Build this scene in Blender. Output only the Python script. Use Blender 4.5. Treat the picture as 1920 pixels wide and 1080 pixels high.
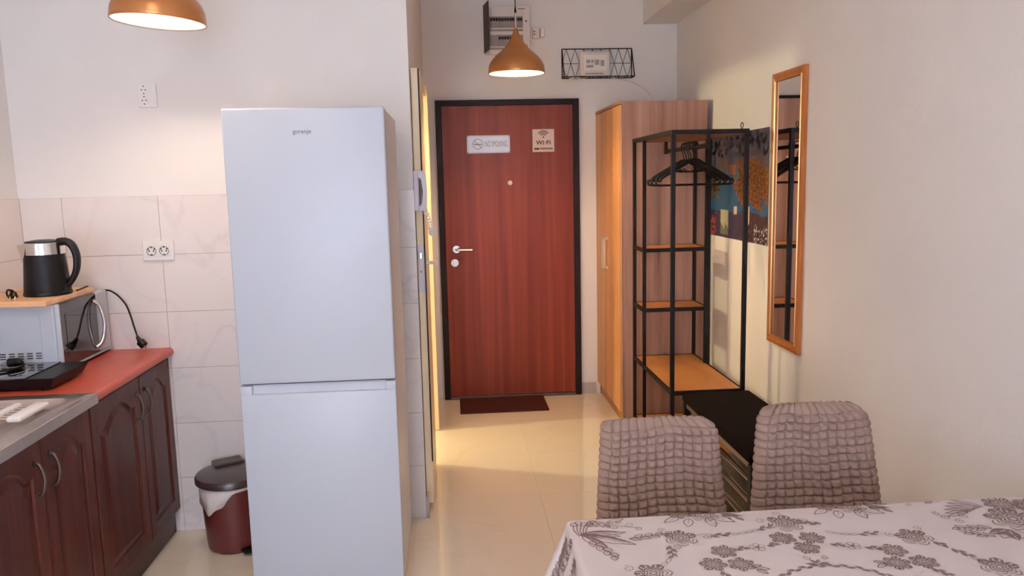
import bpy, bmesh, math, random
from mathutils import Vector, Matrix, noise
random.seed(7)
for o in list(bpy.data.objects):
    bpy.data.objects.remove(o)
SC = bpy.context.scene
COL = SC.collection
PI = math.pi

# ------------------------------------------------------------------ camera, exposure, world, light
YAW, PITCH, ROLL, CAM_H, FPX = 0.07302591, 0.13702971, 0.02262573, 1.5537, 1470.988
R0 = Vector((math.cos(YAW), -math.sin(YAW), 0))
F0 = Vector((math.sin(YAW)*math.cos(PITCH), math.cos(YAW)*math.cos(PITCH), -math.sin(PITCH)))
U0 = R0.cross(F0)
RX = R0*math.cos(ROLL) - U0*math.sin(ROLL)
UX = R0*math.sin(ROLL) + U0*math.cos(ROLL)
cd = bpy.data.cameras.new('camera')
cd.sensor_width = 36.0
cd.lens = FPX/1920*36.0
cd.clip_start = 0.02
cam = bpy.data.objects.new('camera', cd)
COL.objects.link(cam)
B = -F0
cam.matrix_world = Matrix(((RX.x, UX.x, B.x, 0), (RX.y, UX.y, B.y, 0), (RX.z, UX.z, B.z, CAM_H), (0, 0, 0, 1)))
SC.camera = cam

SC.view_settings.view_transform = 'Standard'
SC.view_settings.look = 'None'
SC.view_settings.gamma = 1.0
SC.view_settings.use_curve_mapping = False
SC.view_settings.exposure = 0.06
try:
    SC.cycles.use_denoising = True
    SC.cycles.max_bounces = 10
    SC.cycles.diffuse_bounces = 6
    SC.cycles.sample_clamp_indirect = 6.0
except Exception:
    pass

W_STRENGTH = 0.6
DAY_DOOR = 105.0
DAY_WINDOW = 72.0
LAMP_POWER_KITCHEN = 14.0
CEILING_FILL_POWER = 17.0
LAMP_POWER_HALL = 36.0
BATH_POWER = 88.0
WARM = (1.0, 0.78, 0.56)
WARM_HALL = (1.0, 0.68, 0.44)
world = bpy.data.worlds.new('world')
SC.world = world
world.use_nodes = True
bg = world.node_tree.nodes['Background']
bg.inputs[0].default_value = (0.72, 0.82, 1.0, 1)
bg.inputs[1].default_value = W_STRENGTH

# daylight entering through the balcony door and the window of the rear wall
def daylight(x0, x1, z0, z1, energy):
    al = bpy.data.lights.new('daylight', 'AREA')
    al.shape = 'RECTANGLE'
    al.size, al.size_y = x1-x0, z1-z0
    al.energy = energy
    al.color = (0.68, 0.78, 1.0)
    ao = bpy.data.objects.new('daylight', al)
    ao.location = ((x0+x1)/2, -2.66, (z0+z1)/2)
    ao.rotation_euler = (PI/2, 0, 0)
    COL.objects.link(ao)
daylight(-1.25, -0.45, 0.15, 2.25, DAY_DOOR)
daylight(-0.35, 0.60, 0.98, 2.30, DAY_WINDOW)

# ------------------------------------------------------------------ helpers: colour, materials
def lin(c):
    return tuple((x/12.92 if x <= 0.04045 else ((x+0.055)/1.055)**2.4) for x in c)
def rgb(r, g, b):
    return lin((r/255, g/255, b/255))

def newmat(name):
    m = bpy.data.materials.new(name)
    m.use_nodes = True
    return m, m.node_tree, m.node_tree.nodes['Principled BSDF']

def mat(name, color, rough=0.5, metal=0.0, var=0.06, scale=8.0, bump=0.0, bscale=60.0, spec=0.5, coat=0.0):
    """plain procedural material: a slight noise variation of the colour and an optional fine relief"""
    m, t, b = newmat(name)
    tc = t.nodes.new('ShaderNodeTexCoord')
    nz = t.nodes.new('ShaderNodeTexNoise')
    nz.inputs['Scale'].default_value = scale
    nz.inputs['Detail'].default_value = 4
    t.links.new(tc.outputs['Object'], nz.inputs['Vector'])
    cr = t.nodes.new('ShaderNodeValToRGB')
    cr.color_ramp.elements[0].position = 0.3
    cr.color_ramp.elements[1].position = 0.7
    cr.color_ramp.elements[0].color = tuple(c*(1-var) for c in color) + (1,)
    cr.color_ramp.elements[1].color = tuple(min(1, c*(1+var)) for c in color) + (1,)
    t.links.new(nz.outputs['Fac'], cr.inputs['Fac'])
    t.links.new(cr.outputs['Color'], b.inputs['Base Color'])
    b.inputs['Roughness'].default_value = rough
    b.inputs['Metallic'].default_value = metal
    b.inputs['Specular IOR Level'].default_value = spec
    b.inputs['Coat Weight'].default_value = coat
    if bump > 0:
        n2 = t.nodes.new('ShaderNodeTexNoise')
        n2.inputs['Scale'].default_value = bscale
        n2.inputs['Detail'].default_value = 3
        t.links.new(tc.outputs['Object'], n2.inputs['Vector'])
        bp = t.nodes.new('ShaderNodeBump')
        bp.inputs['Strength'].default_value = bump
        bp.inputs['Distance'].default_value = 0.01
        t.links.new(n2.outputs['Fac'], bp.inputs['Height'])
        t.links.new(bp.outputs['Normal'], b.inputs['Normal'])
    return m

def wood(name, c1, c2, stretch=(14, 14, 0.8), rough=0.45, detail=6, streak=True, coat=0.0, lo=0.32, hi=0.68, spec=0.4):
    m, t, b = newmat(name)
    tc = t.nodes.new('ShaderNodeTexCoord')
    mp = t.nodes.new('ShaderNodeMapping')
    mp.inputs['Scale'].default_value = stretch
    t.links.new(tc.outputs['Object'], mp.inputs['Vector'])
    nz = t.nodes.new('ShaderNodeTexNoise')
    nz.inputs['Scale'].default_value = 1.0
    nz.inputs['Detail'].default_value = detail
    nz.inputs['Roughness'].default_value = 0.62
    nz.inputs['Distortion'].default_value = 0.4
    t.links.new(mp.outputs['Vector'], nz.inputs['Vector'])
    cr = t.nodes.new('ShaderNodeValToRGB')
    cr.color_ramp.elements[0].position = lo
    cr.color_ramp.elements[1].position = hi
    cr.color_ramp.elements[0].color = c1 + (1,)
    cr.color_ramp.elements[1].color = c2 + (1,)
    t.links.new(nz.outputs['Fac'], cr.inputs['Fac'])
    t.links.new(cr.outputs['Color'], b.inputs['Base Color'])
    b.inputs['Roughness'].default_value = rough
    b.inputs['Coat Weight'].default_value = coat
    b.inputs['Specular IOR Level'].default_value = spec
    bp = t.nodes.new('ShaderNodeBump')
    bp.inputs['Strength'].default_value = 0.08
    bp.inputs['Distance'].default_value = 0.004
    t.links.new(nz.outputs['Fac'], bp.inputs['Height'])
    t.links.new(bp.outputs['Normal'], b.inputs['Normal'])
    return m

def marble(name, base, vein, rough, vscale=2.2, width=0.035, amt=0.6, coat=0.0):
    m, t, b = newmat(name)
    tc = t.nodes.new('ShaderNodeNewGeometry')
    nz = t.nodes.new('ShaderNodeTexNoise')
    nz.inputs['Scale'].default_value = vscale
    nz.inputs['Detail'].default_value = 5
    nz.inputs['Distortion'].default_value = 0.9
    t.links.new(tc.outputs['Position'], nz.inputs['Vector'])
    cr = t.nodes.new('ShaderNodeValToRGB')
    e = cr.color_ramp.elements
    mix = tuple(a*(1-amt)+v*amt for a, v in zip(base, vein))
    e[0].position, e[0].color = 0.5-width, base + (1,)
    e[1].position, e[1].color = 0.5+width, base + (1,)
    k = e.new(0.5); k.color = mix + (1,)
    t.links.new(nz.outputs['Fac'], cr.inputs['Fac'])
    n2 = t.nodes.new('ShaderNodeTexNoise')
    n2.inputs['Scale'].default_value = 1.1
    n2.inputs['Detail'].default_value = 3
    t.links.new(tc.outputs['Position'], n2.inputs['Vector'])
    mx = t.nodes.new('ShaderNodeMix'); mx.data_type = 'RGBA'
    mr = t.nodes.new('ShaderNodeMapRange')
    mr.inputs[1].default_value = 0.35; mr.inputs[2].default_value = 0.65
    t.links.new(n2.outputs['Fac'], mr.inputs[0])
    t.links.new(mr.outputs[0], mx.inputs[0])
    t.links.new(cr.outputs['Color'], mx.inputs[7])
    mx.inputs[6].default_value = base + (1,)
    t.links.new(mx.outputs[2], b.inputs['Base Color'])
    b.inputs['Roughness'].default_value = rough
    b.inputs['Coat Weight'].default_value = coat
    return m

def emis(name, color, strength):
    m, t, b = newmat(name)
    b.inputs['Base Color'].default_value = (1, 1, 1, 1)
    b.inputs['Emission Color'].default_value = color + (1,)
    b.inputs['Emission Strength'].default_value = strength
    return m

M = {}
M['plaster'] = mat('white_plaster', rgb(232, 227, 224), 0.85, var=0.02, scale=3, bump=0.12, bscale=40, spec=0.25)
M['ceiling'] = mat('ceiling_paint', rgb(234, 230, 226), 0.9, var=0.02, scale=3, spec=0.2)
M['tile'] = marble('wall_tile_glaze', rgb(228, 218, 214), rgb(186, 178, 180), 0.16, 2.2, 0.035, 0.4)
M['grout'] = mat('grout', rgb(176, 160, 154), 0.9, var=0.05)
M['floor'] = marble('polished_floor_tile', rgb(228, 214, 192), rgb(176, 154, 132), 0.055, 1.1, 0.016, 0.13, coat=0.3)
M['floorgrout'] = mat('floor_grout', rgb(222, 204, 180), 0.6, var=0.04)
M['skirt'] = mat('grey_skirting_tile', rgb(182, 172, 168), 0.3, var=0.05)
M['cream'] = mat('cream_door_paint', rgb(236, 214, 178), 0.45, var=0.03, scale=5)
M['white'] = mat('white_plastic', rgb(232, 228, 226), 0.35, var=0.02)
M['whitegloss'] = mat('white_enamel', rgb(192, 196, 206), 0.34, var=0.012, scale=3)
M['fridgeside'] = mat('fridge_side_enamel', rgb(214, 210, 210), 0.38, var=0.015)
M['gasket'] = mat('grey_gasket', rgb(120, 120, 124), 0.7)
M['black'] = mat('black_powder_coat', rgb(24, 19, 18), 0.55, var=0.1, spec=0.2)
M['blackplastic'] = mat('black_plastic', rgb(14, 12, 13), 0.45, var=0.1, spec=0.25)
M['blackmatte'] = mat('black_matte_kettle', rgb(18, 17, 18), 0.5, var=0.08, spec=0.22)
M['blackglass'] = mat('black_glass', rgb(14, 13, 15), 0.06, var=0.05, coat=0.5)
M['blackfabric'] = mat('black_upholstery', rgb(17, 10, 9), 0.9, var=0.12, scale=60, bump=0.2, bscale=200, spec=0.08)
M['darkprint'] = mat('dark_print', rgb(62, 48, 46), 0.6)
M['greyprint'] = mat('grey_print', rgb(120, 108, 104), 0.6)
M['chrome'] = mat('chrome', rgb(215, 212, 208), 0.16, 1.0, var=0.02)
M['steel'] = mat('brushed_steel', rgb(206, 198, 194), 0.34, 1.0, var=0.05, scale=20)
M['handlesteel'] = mat('satin_handle', rgb(206, 186, 160), 0.4, 0.5, var=0.04)
M['sinksteel'] = mat('sink_steel', rgb(200, 190, 184), 0.32, 1.0, var=0.06, scale=14)
M['pewter'] = mat('pewter', rgb(96, 82, 76), 0.4, 0.9, var=0.1)
M['mirror'] = mat('mirror_silver', rgb(228, 222, 220), 0.02, 1.0, var=0.0)
M['gold'] = wood('golden_frame_wood', rgb(150, 84, 38), rgb(182, 108, 54), (60, 60, 3), 0.35)
M['brassframe'] = mat('gilded_bead', rgb(206, 156, 100), 0.3, 0.7, var=0.05)
M['lampgold'] = mat('copper_lamp_paint', rgb(172, 112, 62), 0.32, 0.55, var=0.05, scale=4)
M['lampwhite'] = mat('white_lamp_inside', rgb(250, 240, 226), 0.6, var=0.0)
M['mahogany'] = wood('dark_mahogany', rgb(58, 25, 21), rgb(88, 42, 33), (30, 30, 1.6), 0.38, spec=0.22)
M['plinth'] = wood('plinth_mahogany', rgb(54, 22, 18), rgb(76, 32, 26), (10, 2, 10), 0.4)
M['doorwood'] = wood('front_door_veneer', rgb(104, 38, 24), rgb(138, 60, 38), (16, 16, 0.35), 0.40, spec=0.2)
M['doorframe'] = mat('dark_door_frame', rgb(28, 14, 12), 0.5, var=0.12, spec=0.2)
M['ward'] = wood('lit_oak_door', rgb(184, 124, 76), rgb(212, 154, 100), (10, 10, 0.7), 0.42)  # wardrobe oak with the orange lamplight put into its colour
M['wardside'] = wood('shaded_oak_side', rgb(136, 94, 76), rgb(182, 138, 116), (16, 16, 0.6), 0.5, spec=0.25)  # same oak as the doors, its dimmer pinkish lighting put into the colour
M['rackwood'] = wood('rack_shelf_wood', rgb(158, 98, 50), rgb(192, 128, 70), (5, 1.4, 5), 0.42)
M['racktop'] = wood('rack_top_wood', rgb(126, 80, 58), rgb(158, 106, 80), (5, 1.4, 5), 0.5)
M['counter'] = mat('red_laminate', rgb(174, 72, 52), 0.35, var=0.1, scale=12)
M['counteredge'] = mat('red_laminate_edge', rgb(172, 80, 56), 0.35, var=0.06)
M['board'] = wood('bamboo_board', rgb(206, 152, 108), rgb(230, 182, 136), (2, 30, 30), 0.5)
M['bin'] = mat('maroon_plastic', rgb(86, 32, 28), 0.36, var=0.06)
M['binlid'] = mat('dark_brown_plastic', rgb(58, 42, 40), 0.3, var=0.06)
M['liner'] = mat('white_bin_liner', rgb(226, 214, 208), 0.45, var=0.05, scale=30, bump=0.4, bscale=40)
M['mat'] = mat('brown_doormat', rgb(70, 34, 26), 0.95, var=0.2, scale=120, bump=0.6, bscale=250, spec=0.1)
M['cover'] = mat('taupe_stretch_cover', rgb(142, 117, 104), 0.9, var=0.06, scale=40, bump=0.15, bscale=300, spec=0.2)
M['legwood'] = wood('chair_leg_wood', rgb(70, 44, 30), rgb(98, 64, 44), (20, 20, 2), 0.5)
M['cloth'] = mat('white_tablecloth', rgb(200, 187, 185), 0.8, var=0.02, scale=5, bump=0.06, bscale=8, spec=0.25)
M['clothprint'] = mat('brown_floral_print', rgb(122, 98, 95), 0.8, var=0.08, scale=30, spec=0.2)
M['lavender'] = mat('lavender_white_plastic', rgb(218, 212, 222), 0.4, var=0.02)
M['smoke'] = mat('smoked_plastic', rgb(52, 38, 33), 0.5, spec=0.15, var=0.05)
M['panelwhite'] = mat('breaker_box_plastic', rgb(222, 208, 200), 0.45, var=0.02)
M['panelgrey'] = mat('breaker_grey', rgb(150, 134, 126), 0.5, var=0.05)
M['signsilver'] = mat('brushed_sign_plate', rgb(190, 190, 196), 0.42, 0.6, var=0.08, scale=6)
M['signpink'] = mat('cream_sign_plate', rgb(222, 196, 184), 0.5, var=0.02)
M['bareglass'] = None
gm, gt, gb = newmat('window_glass')
gb.inputs['Base Color'].default_value = (1, 1, 1, 1)
gb.inputs['Roughness'].default_value = 0.0
gb.inputs['Transmission Weight'].default_value = 1.0
gb.inputs['IOR'].default_value = 1.01
M['glass'] = gm
M['plinthoak'] = wood('wardrobe_plinth', rgb(150, 100, 62), rgb(178, 124, 80), (10, 1, 10), 0.5)
M['benchplate'] = mat('beige_grey_plate', rgb(112, 100, 84), 0.35, 0.3, var=0.08)

# ------------------------------------------------------------------ helpers: meshes and objects
BASE = {}
def thing(name, loc, label, cat, group=None, kind=None):
    o = bpy.data.objects.new(name, None)
    o.empty_display_size = 0.05
    COL.objects.link(o)
    o.location = loc
    BASE[o] = Vector(loc)
    tag(o, label, cat, group, kind)
    return o

def tag(o, label=None, cat=None, group=None, kind=None):
    if label: o['label'] = label
    if cat: o['category'] = cat
    if group: o['group'] = group
    if kind: o['kind'] = kind
    return o

def obj(name, bm, m, parent=None, loc=None, smooth=False, label=None, kind=None):
    """bm holds world coordinates; the mesh is stored relative to the thing's base"""
    if not isinstance(bm, bpy.types.Mesh):
        base = BASE.get(parent) if parent is not None else Vector(loc or (0, 0, 0))
        if base is None: base = Vector((0, 0, 0))
        bmesh.ops.recalc_face_normals(bm, faces=bm.faces)
        bmesh.ops.translate(bm, verts=bm.verts, vec=-base)
        me = bpy.data.meshes.new(name)
        bm.to_mesh(me)
        bm.free()
    else:
        me = bm
        base = BASE.get(parent, Vector((0, 0, 0)))
    for mm in (m if isinstance(m, (list, tuple)) else [m]):
        me.materials.append(mm)
    if smooth:
        me.polygons.foreach_set('use_smooth', [True]*len(me.polygons))
        if smooth != 'all':
            try: me.set_sharp_from_angle(angle=math.radians(40))
            except Exception: pass
    o = bpy.data.objects.new(name, me)
    COL.objects.link(o)
    if parent is not None:
        o.parent = parent
    else:
        o.location = base
    BASE[o] = base
    if label: o['label'] = label
    if kind: o['kind'] = kind
    return o

def struct(name, bm, m, loc=None, smooth=False):
    o = obj(name, bm, m, None, loc, smooth)
    o['kind'] = 'structure'
    return o

def copy_tree(o, parent=None):
    c = o.copy()
    COL.objects.link(c)
    if parent is not None: c.parent = parent
    for ch in list(o.children):
        copy_tree(ch, c)
    return c

def new(): return bmesh.new()

def box(x0, x1, y0, y1, z0, z1, bev=0.0, seg=2, bm=None):
    own = bm is None
    b = bmesh.new()
    bmesh.ops.create_cube(b, size=1.0)
    bmesh.ops.scale(b, vec=(abs(x1-x0), abs(y1-y0), abs(z1-z0)), verts=b.verts)
    bmesh.ops.translate(b, vec=((x0+x1)/2, (y0+y1)/2, (z0+z1)/2), verts=b.verts)
    if bev > 0:
        bmesh.ops.bevel(b, geom=list(b.edges), offset=bev, segments=seg, affect='EDGES', profile=0.5, clamp_overlap=True)
    if own: return b
    return merge(bm, b)

def merge(bm, b):
    me = bpy.data.meshes.new('tmp')
    b.to_mesh(me); b.free()
    bm.from_mesh(me)
    bpy.data.meshes.remove(me)
    return bm

def rot(bm, center, axis, ang):
    bmesh.ops.rotate(bm, cent=center, matrix=Matrix.Rotation(ang, 3, axis), verts=bm.verts)
    return bm

def bar(p0, p1, w, h=None, bm=None):
    """square bar between two points"""
    h = h or w
    p0, p1 = Vector(p0), Vector(p1)
    d = (p1-p0); L = d.length; d.normalize()
    up = Vector((0, 0, 1)) if abs(d.z) < 0.95 else Vector((1, 0, 0))
    s = d.cross(up).normalized(); u = s.cross(d).normalized()
    b = bm or bmesh.new()
    vs = []
    for p in (p0, p1):
        for a, c in ((-1, -1), (1, -1), (1, 1), (-1, 1)):
            vs.append(b.verts.new(p + s*(a*w/2) + u*(c*h/2)))
    for f in ((0, 1, 2, 3), (7, 6, 5, 4), (0, 4, 5, 1), (1, 5, 6, 2), (2, 6, 7, 3), (3, 7, 4, 0)):
        b.faces.new([vs[i] for i in f])
    return b

def smoothpath(pts, n=8):
    pts = [Vector(p) for p in pts]
    out = []
    for i in range(len(pts)-1):
        p0 = pts[max(i-1, 0)]; p1 = pts[i]; p2 = pts[i+1]; p3 = pts[min(i+2, len(pts)-1)]
        for k in range(n):
            t = k/n
            out.append(0.5*((2*p1) + (p2-p0)*t + (2*p0-5*p1+4*p2-p3)*t*t + (3*p1-p0-3*p2+p3)*t**3))
    out.append(pts[-1])
    return out

def tube(pts, r, seg=8, bm=None, closed=False, rfun=None, flat=1.0):
    b = bm or bmesh.new()
    pts = [Vector(p) for p in pts]
    n = len(pts)
    rings = []
    prev = None
    for i, p in enumerate(pts):
        if closed:
            d = pts[(i+1) % n] - pts[i-1]
        else:
            d = pts[min(i+1, n-1)] - pts[max(i-1, 0)]
        if d.length < 1e-9: d = Vector((0, 0, 1))
        d.normalize()
        if prev is None:
            up = Vector((0, 0, 1)) if abs(d.z) < 0.9 else Vector((1, 0, 0))
            s = d.cross(up).normalized()
        else:
            s = (prev - d*prev.dot(d))
            if s.length < 1e-6:
                s = d.orthogonal()
            s.normalize()
        prev = s
        u = d.cross(s)
        rr = rfun(i/(n-1)) if rfun else r
        rings.append([b.verts.new(p + s*(rr*math.cos(2*PI*k/seg)) + u*(rr*flat*math.sin(2*PI*k/seg))) for k in range(seg)])
    m = n if closed else n-1
    for i in range(m):
        a, c = rings[i], rings[(i+1) % n]
        for k in range(seg):
            b.faces.new((a[k], a[(k+1) % seg], c[(k+1) % seg], c[k]))
    if not closed:
        b.faces.new(rings[0][::-1]); b.faces.new(rings[-1])
    return b

def lathe(profile, c, seg=40, bm=None, sx=1.0, sy=1.0, cap=True):
    """profile [(r, z)] turned about the vertical through c"""
    b = bm or bmesh.new()
    rings = []
    for r, z in profile:
        if r < 1e-6:
            rings.append([b.verts.new((c[0], c[1], c[2]+z))])
        else:
            rings.append([b.verts.new((c[0]+sx*r*math.cos(2*PI*k/seg), c[1]+sy*r*math.sin(2*PI*k/seg), c[2]+z)) for k in range(seg)])
    for a, d in zip(rings, rings[1:]):
        if len(a) == 1 and len(d) == 1: continue
        for k in range(seg):
            q = (k+1) % seg
            if len(a) == 1: b.faces.new((a[0], d[k], d[q]))
            elif len(d) == 1: b.faces.new((a[k], a[q], d[0]))
            else: b.faces.new((a[k], a[q], d[q], d[k]))
    if cap:
        if len(rings[0]) > 1: b.faces.new(rings[0][::-1])
        if len(rings[-1]) > 1: b.faces.new(rings[-1])
    return b

def cyl(p0, p1, r0, r1=None, seg=24, bm=None):
    r1 = r0 if r1 is None else r1
    p0, p1 = Vector(p0), Vector(p1)
    return tube([p0, p1], r0, seg, bm, rfun=lambda t: r0+(r1-r0)*t)

def prism(poly, axis, a, b_):
    """extrude a 2-D polygon along an axis from a to b_; poly in the two other axes (order xyz)"""
    b = bmesh.new()
    def P(u, v, w):
        return {'x': (w, u, v), 'y': (u, w, v), 'z': (u, v, w)}[axis]
    A = [b.verts.new(P(u, v, a)) for u, v in poly]
    C = [b.verts.new(P(u, v, b_)) for u, v in poly]
    b.faces.new(A[::-1]); b.faces.new(C)
    n = len(poly)
    for i in range(n):
        b.faces.new((A[i], A[(i+1) % n], C[(i+1) % n], C[i]))
    return b

def text_mesh(body, size, center, xdir, zdir, thick=0.0006, sx=1.0, bold=0.0, spacing=1.0):
    """flat lettering centred on a point, reading along xdir"""
    cu = bpy.data.curves.new('lettering', 'FONT')
    cu.body = body
    cu.size = size
    cu.align_x = 'CENTER'; cu.align_y = 'CENTER'
    cu.extrude = thick
    cu.offset = bold
    cu.space_character = spacing
    cu.resolution_u = 4
    o = bpy.data.objects.new('lettering', cu)
    COL.objects.link(o)
    dg = bpy.context.evaluated_depsgraph_get()
    me = bpy.data.meshes.new_from_object(o.evaluated_get(dg))
    bpy.data.objects.remove(o)
    x, z = Vector(xdir).normalized(), Vector(zdir).normalized()
    n = x.cross(z)
    b = bmesh.new(); b.from_mesh(me); bpy.data.meshes.remove(me)
    c = Vector(center)
    for v in b.verts:
        v.co = c + x*(v.co.x*sx) + z*v.co.y + n*v.co.z
    return b

def disc(c, n, r, h, seg=24, bm=None):
    c, n = Vector(c), Vector(n).normalized()
    return cyl(c, c+n*h, r, r, seg, bm)

# ------------------------------------------------------------------ main dimensions (metres)
YK = 3.515      # face of the kitchen's rear wall
YD = 5.511      # wall with the front door
XR = 1.587      # right wall
XL = -1.845     # left wall
XH = -0.17      # hallway side of the bathroom wall
YB = -2.5       # wall behind the camera
ZC = 2.80       # ceiling

# ------------------------------------------------------------------ room shell
floor = struct('floor', box(XL-0.12, XR+0.12, YB-0.12, YD+0.12, -0.06, -0.006), M['floorgrout'])
ts = 0.60
tile_me = {}
i0 = 0
yy = 5.511
while yy > YB:
    y1, y0 = yy, max(yy-ts, YB)
    xx = XR
    while xx > XL:
        x1, x0 = xx, max(xx-ts, XL)
        key = (round(x1-x0, 3), round(y1-y0, 3))
        cx, cy = (x0+x1)/2, (y0+y1)/2
        if key not in tile_me:
            b = box(-(x1-x0)/2+0.0003, (x1-x0)/2-0.0003, -(y1-y0)/2+0.0003, (y1-y0)/2-0.0003, -0.006, 0.0)
            me = bpy.data.meshes.new('tile'); b.to_mesh(me); b.free(); me.materials.append(M['floor'])
            tile_me[key] = me
        t = bpy.data.objects.new('tile', tile_me[key]); COL.objects.link(t)
        t.parent = floor; t.location = (cx, cy, 0)
        xx -= ts
    yy -= ts

struct('ceiling', box(XL-0.12, XR+0.12, YB-0.12, YD+0.12, ZC, ZC+0.1), M['ceiling'])
wall_right = struct('wall_right', box(XR, XR+0.12, YB-0.12, YD+0.12, 0, ZC), M['plaster'])
wall_left = struct('wall_left', box(XL-0.12, XL, YB-0.12, YD+0.12, 0, ZC), M['plaster'])
wall_kitchen = struct('wall_back', box(XL, XH, YK, YK+0.12, 0, ZC), M['plaster'])
# hallway wall with the bathroom doorway
DY0, DY1, DZ = 4.215, 4.80, 2.06
b = box(XH-0.12, XH, YK+0.12, DY0, 0, ZC)
box(XH-0.12, XH, DY0, DY1, DZ, ZC, bm=b)
box(XH-0.12, XH, DY1, YD, 0, ZC, bm=b)
wall_hall = struct('wall_hall', b, M['plaster'])
wall_end = struct('wall_end', box(XL-0.12, XR+0.12, YD, YD+0.12, 0, ZC), M['plaster'])
# wall behind the camera, with the window the daylight comes through
openings = [(-1.28, -0.42, 0.06, 2.30), (-0.38, 0.64, 0.95, 2.32)]
b = box(XL, openings[0][0], YB-0.12, YB, 0, ZC)
box(openings[0][1], openings[1][0], YB-0.12, YB, 0, 2.30, bm=b)
box(openings[1][1], XR, YB-0.12, YB, 0, ZC, bm=b)
box(openings[0][0], openings[0][1], YB-0.12, YB, 0, openings[0][2], bm=b)
box(openings[1][0], openings[1][1], YB-0.12, YB, 0, openings[1][2], bm=b)
box(openings[0][0], openings[1][1], YB-0.12, YB, 2.32, ZC, bm=b)
box(openings[0][0], openings[1][0], YB-0.12, YB, 2.30, 2.32, bm=b)
wall_front = struct('wall_front', b, M['plaster'])
for k, (x0, x1, z0, z1) in enumerate(openings):
    b = box(x0, x0+0.05, YB-0.09, YB-0.03, z0, z1)
    box(x1-0.05, x1, YB-0.09, YB-0.03, z0, z1, bm=b)
    box(x0+0.05, x1-0.05, YB-0.09, YB-0.03, z0, z0+0.05, bm=b)
    box(x0+0.05, x1-0.05, YB-0.09, YB-0.03, z1-0.05, z1, bm=b)
    win = struct('window_%d' % (k+1), b, M['white'])
    obj('pane', box(x0+0.05, x1-0.05, YB-0.064, YB-0.058, z0+0.05, z1-0.05), M['glass'], win)
# boxed beam under the ceiling along the right wall
struct('trim_1', box(1.346, XR, 1.9, YD, 2.595, ZC), M['plaster'])

# wall tiles of the kitchen: 40 x 25 cm, six rows
TH, TZ = 0.008, 0.2533
grout_b = box(XL, XH+0.004, YK-0.004, YK, 0, 1.5195)
obj('grout', grout_b, M['grout'], wall_kitchen)
xs = [XL+TH, -1.665, -1.265, -0.865, -0.465, XH+0.004]
wt = {}
for r in range(6):
    for a, c in zip(xs, xs[1:]):
        w = round(c-a, 3)
        if w not in wt:
            bb = box(-w/2+0.001, w/2-0.001, -TH, -0.0042, 0.001, TZ-0.001)
            me = bpy.data.meshes.new('tile'); bb.to_mesh(me); bb.free(); me.materials.append(M['tile'])
            wt[w] = me
        t = bpy.data.objects.new('tile', wt[w]); COL.objects.link(t)
        t.parent = wall_kitchen; t.location = ((a+c)/2, YK, r*TZ)
obj('grout', box(XL, XL+0.004, 1.107, YK-0.008, 0, 1.5195), M['grout'], wall_left)
me = bpy.data.meshes.new('tile')
bb = box(0.0042, TH, -0.2+0.001, 0.2-0.001, 0.001, TZ-0.001); bb.to_mesh(me); bb.free(); me.materials.append(M['tile'])
for r in range(6):
    for k in range(6):
        t = bpy.data.objects.new('tile', me); COL.objects.link(t)
        t.parent = wall_left; t.location = (XL, YK-TH-0.2-0.4*k, r*TZ)

# skirting at the hallway end, a cut piece each side of the door
struct('baseboard_end', box(0.893, 1.0, YD-0.012, YD, 0, 0.082, 0.002), M['skirt'])
struct('baseboard_hall', box(XH, XH+0.010, 4.89, YD-0.013, 0, 0.08, 0.002), M['skirt'])
struct('baseboard_right', box(XR-0.012, XR, 1.0, 4.7, 0, 0.08, 0.002), M['skirt'])
# grey pvc corner strip at the end of the tiled wall
struct('trim_2', box(XH+0.004, XH+0.016, YK-0.012, YK+0.06, 0.0, 0.10, 0.003), M['skirt'])

# bathroom doorway: casing and the open leaf folded back against the hallway wall
b = box(XH+0.0002, XH+0.043, DY1-0.005, DY1+0.075, 0.002, DZ+0.06, 0.004)
struct('trim_3', b, M['cream'])
struct('trim_4', box(XH+0.0002, XH+0.026, DY0-0.03, DY1-0.006, DZ-0.005, DZ+0.06, 0.004), M['cream'])
door2 = struct('door_2', box(XH+0.003, XH+0.036, 3.600, 4.20, 0.03, 2.055, 0.002), M['cream'])
obj('edge_gap_shade', box(XH+0.0340, XH+0.0400, 3.592, 3.603, 0.24, 2.052), M['black'], door2, label='black strip drawing the gap shadow along the leaf edge')  # thin black strip painting the gap shadow at the leaf's near corner
h = obj('latch_plate', box(XH+0.007, XH+0.030, 3.5965, 3.5998, 1.05, 1.27, 0.001), M['lavender'], door2, label='white latch plate')
obj('latch_bolt', box(XH+0.013, XH+0.024, 3.588, 3.5963, 1.205, 1.235, 0.002), M['chrome'], h)
b = disc((XH+0.018, 3.5964, 1.145), (0, -1, 0), 0.0035, 0.0006, 10)
obj('bolt_hole', b, M['darkprint'], h)
hp = obj('handle_plate', box(XH+0.0362, XH+0.042, 3.64, 3.68, 1.03, 1.24, 0.003), M['lavender'], door2, label='white escutcheon plate')
obj('lever', tube(smoothpath([(XH+0.042, 3.66, 1.18), (XH+0.072, 3.66, 1.18), (XH+0.080, 3.675, 1.18), (XH+0.080, 3.75, 1.178)], 5), 0.008, 10), M['lavender'], hp, smooth=True)

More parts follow.
